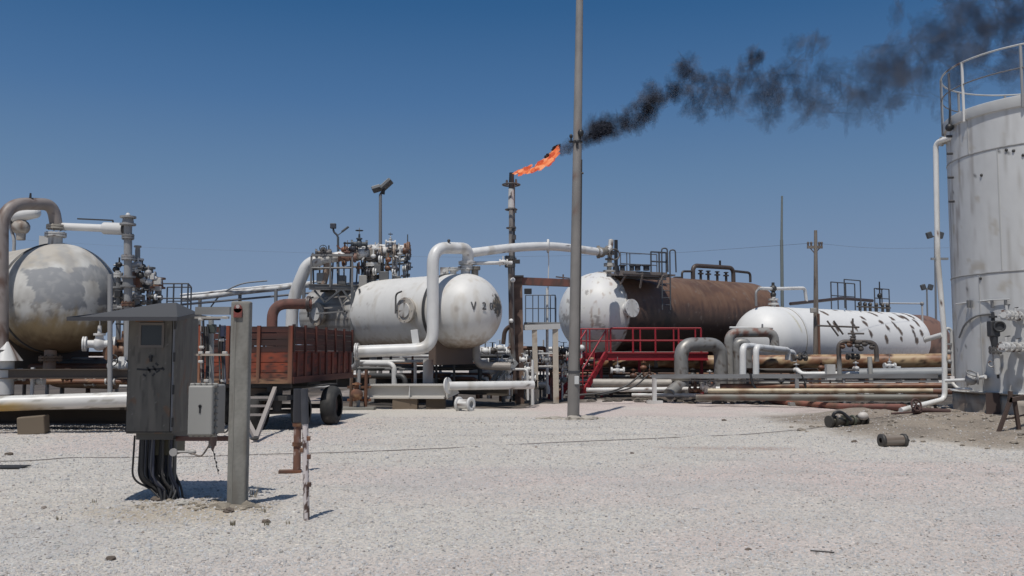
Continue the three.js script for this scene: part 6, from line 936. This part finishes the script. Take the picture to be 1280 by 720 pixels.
{
  const d = 62, root = thing('flame', 'ragged orange red gas flame blown sideways from the flare tip', 'flame', at(640, 217, d)), em = (r, g, b) => new THREE.MeshStandardMaterial({ color: 0x050302, emissive: new THREE.Color(r, g, b), roughness: 1, transparent: true, opacity: .62, depthWrite: false });
  const E = [em(.74, .15, .055), em(.86, .25, .11), em(.52, .07, .035), em(.95, .40, .2)], soot = new THREE.MeshStandardMaterial({ color: new THREE.Color(.03, .02, .02), roughness: 1 });
  const path = [[640, 218], [648, 215.5], [656, 213.5], [664, 211], [672, 208], [680, 204.5], [688, 199.5], [694, 192], [698, 184]], rad = [1.6, 4, 4.8, 5, 5.4, 6, 6.6, 5.8, 3.2], on = (t) => { const k = Math.min(path.length - 2, Math.floor(t * (path.length - 1))), q = t * (path.length - 1) - k; return [path[k][0] + (path[k + 1][0] - path[k][0]) * q, path[k][1] + (path[k + 1][1] - path[k][1]) * q, rad[k] + (rad[k + 1] - rad[k]) * q]; };
  const lump = (c, r, sx, sy, rot, k) => { const g = new THREE.IcosahedronGeometry(r, 4), p = g.attributes.position; for (let i = 0; i < p.count; i++) { const x = p.getX(i) / r, y = p.getY(i) / r, z = p.getZ(i) / r, s = 1 + .8 * fbm(x * 1.2 + k * 3.1, y * 1.7, z * 1.7, 3); p.setXYZ(i, p.getX(i) * s * sx, p.getY(i) * s * sy, p.getZ(i) * s); } g.rotateZ(rot); g.computeVertexNormals(); return move(g, c); };
  for (let i = 0; i < 110; i++) { const t = i / 110 + .012 * rnd(), [px, py, r] = on(Math.min(.999, t)), c = at(px + (rnd() - .5) * r * .7, py + (rnd() - .5) * r * 1.45, d + (rnd() - .5) * .35), k = i % 9; part(root, 'flame_tongue', lump(c, (.16 + .30 * rnd()) * r * .062, 1.9, .8, .32 + .5 * t + .3 * (rnd() - .5), i), null, k === 4 || k === 7 ? E[2] : k === 2 || k === 5 ? E[1] : k === 8 || k === 0 ? E[3] : E[0]); }
  for (let i = 0; i < 4; i++) { const [px, py, r] = on(.72 + .27 * i / 4), c = at(px - 1 + 2 * rnd(), py - r * .9, d + .2); part(root, 'soot_wisp', lump(c, .12 + .1 * rnd(), 1.6, .8, .6, i + 70), null, soot); }
  const light = new THREE.PointLight(new THREE.Color(1, .35, .12), 4); light.position.copy(at(672, 206, d - 1.2)); light.castShadow = true; scene.add(light);
}
{ // soot plume: a cloud of soot flakes that thins and spreads downwind
  const d = 62, mpp = d / F, puffs = [[701, 189, 6, 1.1], [708, 186, 8, 1.2], [716, 182, 9, 1.5], [727, 177, 11, 1.9], [738, 169, 13, 2.1], [748, 160, 15, 2.2], [757, 163, 15, 1.7], [768, 158, 15, 1.6], [782, 152, 14, 1.5], [795, 145, 16, 1.6], [806, 132, 16, 1.8], [815, 118, 14, 1.9], [820, 128, 15, 1.4], [812, 146, 14, 1.2], [833, 118, 16, 1.0], [848, 112, 14, .9],
    [857, 86, 15, 1.7], [863, 92, 14, 1.5], [855, 112, 19, 1.1], [868, 125, 18, 1.0], [884, 104, 15, 1.0], [896, 118, 20, .9], [905, 100, 14, .8], [922, 112, 22, 1.0], [938, 76, 15, 1.6], [945, 70, 12, 1.3], [940, 95, 17, 1.1], [950, 118, 24, .9], [968, 100, 20, 1.0], [975, 122, 24, .9], [988, 104, 22, .9], [1004, 62, 15, 1.2], [1018, 55, 15, 1.3], [1002, 90, 22, .6], [1010, 115, 28, .8], [1038, 106, 28, .8], [1060, 118, 26, .55], [1085, 88, 26, .9], [1095, 105, 26, .9], [1108, 78, 28, .9], [1130, 95, 28, .7], [1145, 70, 30, .9], [1170, 82, 30, .6], [1172, 55, 30, .8], [1200, 45, 32, .8], [1200, 75, 30, .6], [1190, 18, 28, .7], [1228, 35, 34, .8], [1230, 8, 30, .6], [1258, 22, 36, .8], [1262, 58, 34, .45], [1290, 10, 40, .8], [1330, 0, 44, .8], [1370, -14, 48, .7], [1420, -30, 56, .7], [1480, -44, 60, .6], [1550, -60, 66, .5], [1630, -80, 70, .4], [880, 128, 20, .55], [915, 130, 22, .55], [960, 136, 24, .5], [1005, 136, 28, .6], [1050, 128, 30, .6], [1095, 124, 32, .6], [1140, 112, 34, .6], [1185, 100, 36, .6], [1235, 80, 40, .7], [1130, 45, 34, .4], [1160, 20, 36, .5], [1275, 50, 44, .7], [1180, 130, 26, .25]];
  const AN = 64, ad = new Uint8Array(AN * AN * 4); // one flake of soot haze: densest in its middle, thinning to nothing
  for (let y = 0; y < AN; y++) for (let x = 0; x < AN; x++) { const u = (x + .5) / AN * 2 - 1, v = (y + .5) / AN * 2 - 1, q = u * u + v * v + .35 * N3(u * 2, v * 2, 77); ad.set([255, 255 * Math.pow(clamp(1 - q), .9) * (u * u + v * v < .98 ? 1 : 0), 255, 255], (y * AN + x) * 4); }
  const at2 = new THREE.DataTexture(ad, AN, AN); at2.magFilter = THREE.LinearFilter; at2.needsUpdate = true;
  const A0 = .24, pts = [];
  for (const [px, py, pr, tau0] of puffs) {
    const far = px > 990, c = at(px, py, d), r = pr * mpp * (far ? 1.35 : 1.12), R0 = clamp(r * .62, .27, 1.0), tau = tau0 * (px < 830 ? .54 : far ? .23 : .50), n = Math.round(tau * Math.PI * r * r / (A0 * .42 * .5 * Math.PI * R0 * R0) * 1.1);
    for (let i = 0; i < n; i++) {
      const q = Math.pow(rnd(), .45) * r * .9, th = Math.acos(2 * rnd() - 1), ph = rnd() * 6.283, x = c.x + q * Math.sin(th) * Math.cos(ph), y = c.y + q * Math.cos(th), z = c.z + q * Math.sin(th) * Math.sin(ph) * 1.1, s = 1.0 / Math.max(.55, r);
      if (rnd() > ss(-.75, .3, fbm(x * s, y * s, z * s * .4, 2))) continue;
      pts.push([x, y, z, R0 * (.6 + .7 * rnd())]);
    }
  }
  const n = pts.length, im = new THREE.InstancedMesh(new THREE.PlaneGeometry(2, 2), new THREE.MeshStandardMaterial({ color: new THREE.Color(.075, .085, .115), roughness: 1, transparent: true, opacity: A0, alphaMap: at2, side: THREE.DoubleSide, depthWrite: false }), n), m4 = new THREE.Matrix4(), q4 = new THREE.Quaternion(), e = new THREE.Euler(), one = V(1, 1, 1), p = V(0, 0, 0);
  for (let i = 0; i < n; i++) { const k = pts[i]; q4.setFromEuler(e.set(rnd() * 6.3, rnd() * 6.3, rnd() * 6.3)); m4.compose(p.set(k[0], k[1], k[2]), q4, one.setScalar(k[3])); im.setMatrixAt(i, m4); }
  im.name = 'smoke'; im.userData = { kind: 'stuff', label: 'black smoke plume drifting right from the flare flame', category: 'smoke' }; scene.add(im); console.log('smoke flakes', n);
}

// ------------------------------------------------------------------ small things on the ground
{ const p = [[-40, 578], [40, 577], [90, 572.5], [130, 573], [240, 572], [320, 569], [440, 566], [560, 561], [690, 554], [800, 549.5], [930, 544], [1010, 537], [1070, 530], [1112, 521]].map(([x, y]) => gp(x, y).add(V(0, .012, 0))); single('ground_cable', 'thin dark cable lying right across the gravel yard', 'cable', tube(p, .007, { seg: 6, bend: .4, step: .3 }).translate(0, 0, 0), flat(.16, .14, .13)); }
for (const [px, py, r, lab, k] of [[139, 700, .034, 'dark fist-sized stone lying alone nearest the bottom left corner', 1], [11, 569, .05, 'small brown stone by the cable at the left edge', 2], [196, 626, .05, 'dark clod in the sandy patch beside the cabinet cables', 3], [333, 653, .034, 'brownish clod on the gravel in front of the peeling marker pole', 4], [905, 526, .045, 'dark pebble alone on the pale gravel before the pipe way', 5], [1068, 553, .045, 'dark stone to the left of the short pipe stub', 6], [790, 567, .026, 'small dark stone in the middle of the open gravel', 7], [935, 688, .022, 'small dark stone left of the thin metal rod', 8], [286, 640, .045, 'brown stone at the foot of the concrete post', 9], [228, 631, .05, 'pale lump of rubble between cabinet cables and concrete post', 10]]) { const g = gp(px, py); single('stone', lab, 'stone', rock(g.clone().add(V(0, r * .3, 0)), r, 1.2, .62, 1, k * 7), k === 10 ? flat(.4, .38, .34) : flat(.13, .105, .085, .3), M.concrete); }
single('metal_rod', 'thin dark metal rod lying on the gravel near the bottom right', 'rod', cyl(gp(1013, 690).add(V(0, .012, 0)), gp(1043, 692.5).add(V(0, .012, 0)), .006, .006, 8), dark);
single('cast_shadow_sheet', 'dark flat sheet added for the shadow of something beyond the left edge', 'scrap', [new THREE.BoxGeometry(.62, .012, .3, 8, 1, 4).translate(gp(4, 585).x, gp(4, 585).y + .02, gp(4, 585).z)], flat(.03, .03, .032));  // flat dark sheet added in place of a shadow cast from out of view
{ const list = []; for (let i = 0; i < 60; i++) { const g = gp(170 + 170 * rnd(), 622 + 16 * rnd()); list.push(rock(g.add(V(0, .006, 0)), .012 + .03 * rnd() * rnd(), 1.2, .6, 1, i)); } const m = single('rubble', 'sandy crumbs and clods scattered round the concrete post foot', 'rubble', list, (x, y, z) => { const k = .28 + .2 * fbm(x * 9, y, z * 9); return [k * 1.1, k * .95, k * .75]; }, M.concrete); m.userData.kind = 'stuff'; }
{ const list = []; for (let i = 0; i < 420; i++) { const a = 6.283 * rnd(), q = 2.4 + 4 * rnd(), x = TANK.x + q * Math.cos(a), z = TANK.z + q * Math.sin(a); if (z < TANK.z - 1 || x > 13) continue; list.push(rock(V(x, groundY(x, z) + .01, z), .02 + .06 * rnd() * rnd() * rnd() + .02 * rnd(), 1.2, .6, 1, i)); } const m = single('rubble', 'brown clods and stones strewn over the soil in front of the pale tank', 'rubble', list, (x, y, z) => { const k = .24 + .2 * fbm(x * 7, y, z * 7); return [k * 1.1, k * .95, k * .78]; }, M.concrete); m.userData.kind = 'stuff'; }
{ const list = [], blade = (g, n, h) => { for (let i = 0; i < n; i++) { const a = rnd() * 6.3, l = h * (.5 + rnd() * .5), t = g.clone().add(V(Math.cos(a) * l * .6, l, Math.sin(a) * l * .6)); list.push(cyl(g.clone().add(V(.02 * Math.cos(a), -.01, .02 * Math.sin(a))), t, .0035, .001, 4)); } }; for (const [px, py, n, h] of [[291, 657, 26, .05], [333, 657, 22, .05], [317, 622, 14, .14], [118, 628, 10, .05], [74, 650, 10, .05], [330, 640, 10, .05], [360, 655, 12, .04]]) blade(gp(px, py), n, h); const m = single('dry_grass', 'sparse dry weed tufts sprouting from the near gravel', 'weeds', list, flat(.24, .21, .15, .3), M.concrete); m.userData.kind = 'stuff'; }

renderer.render(scene, camera);
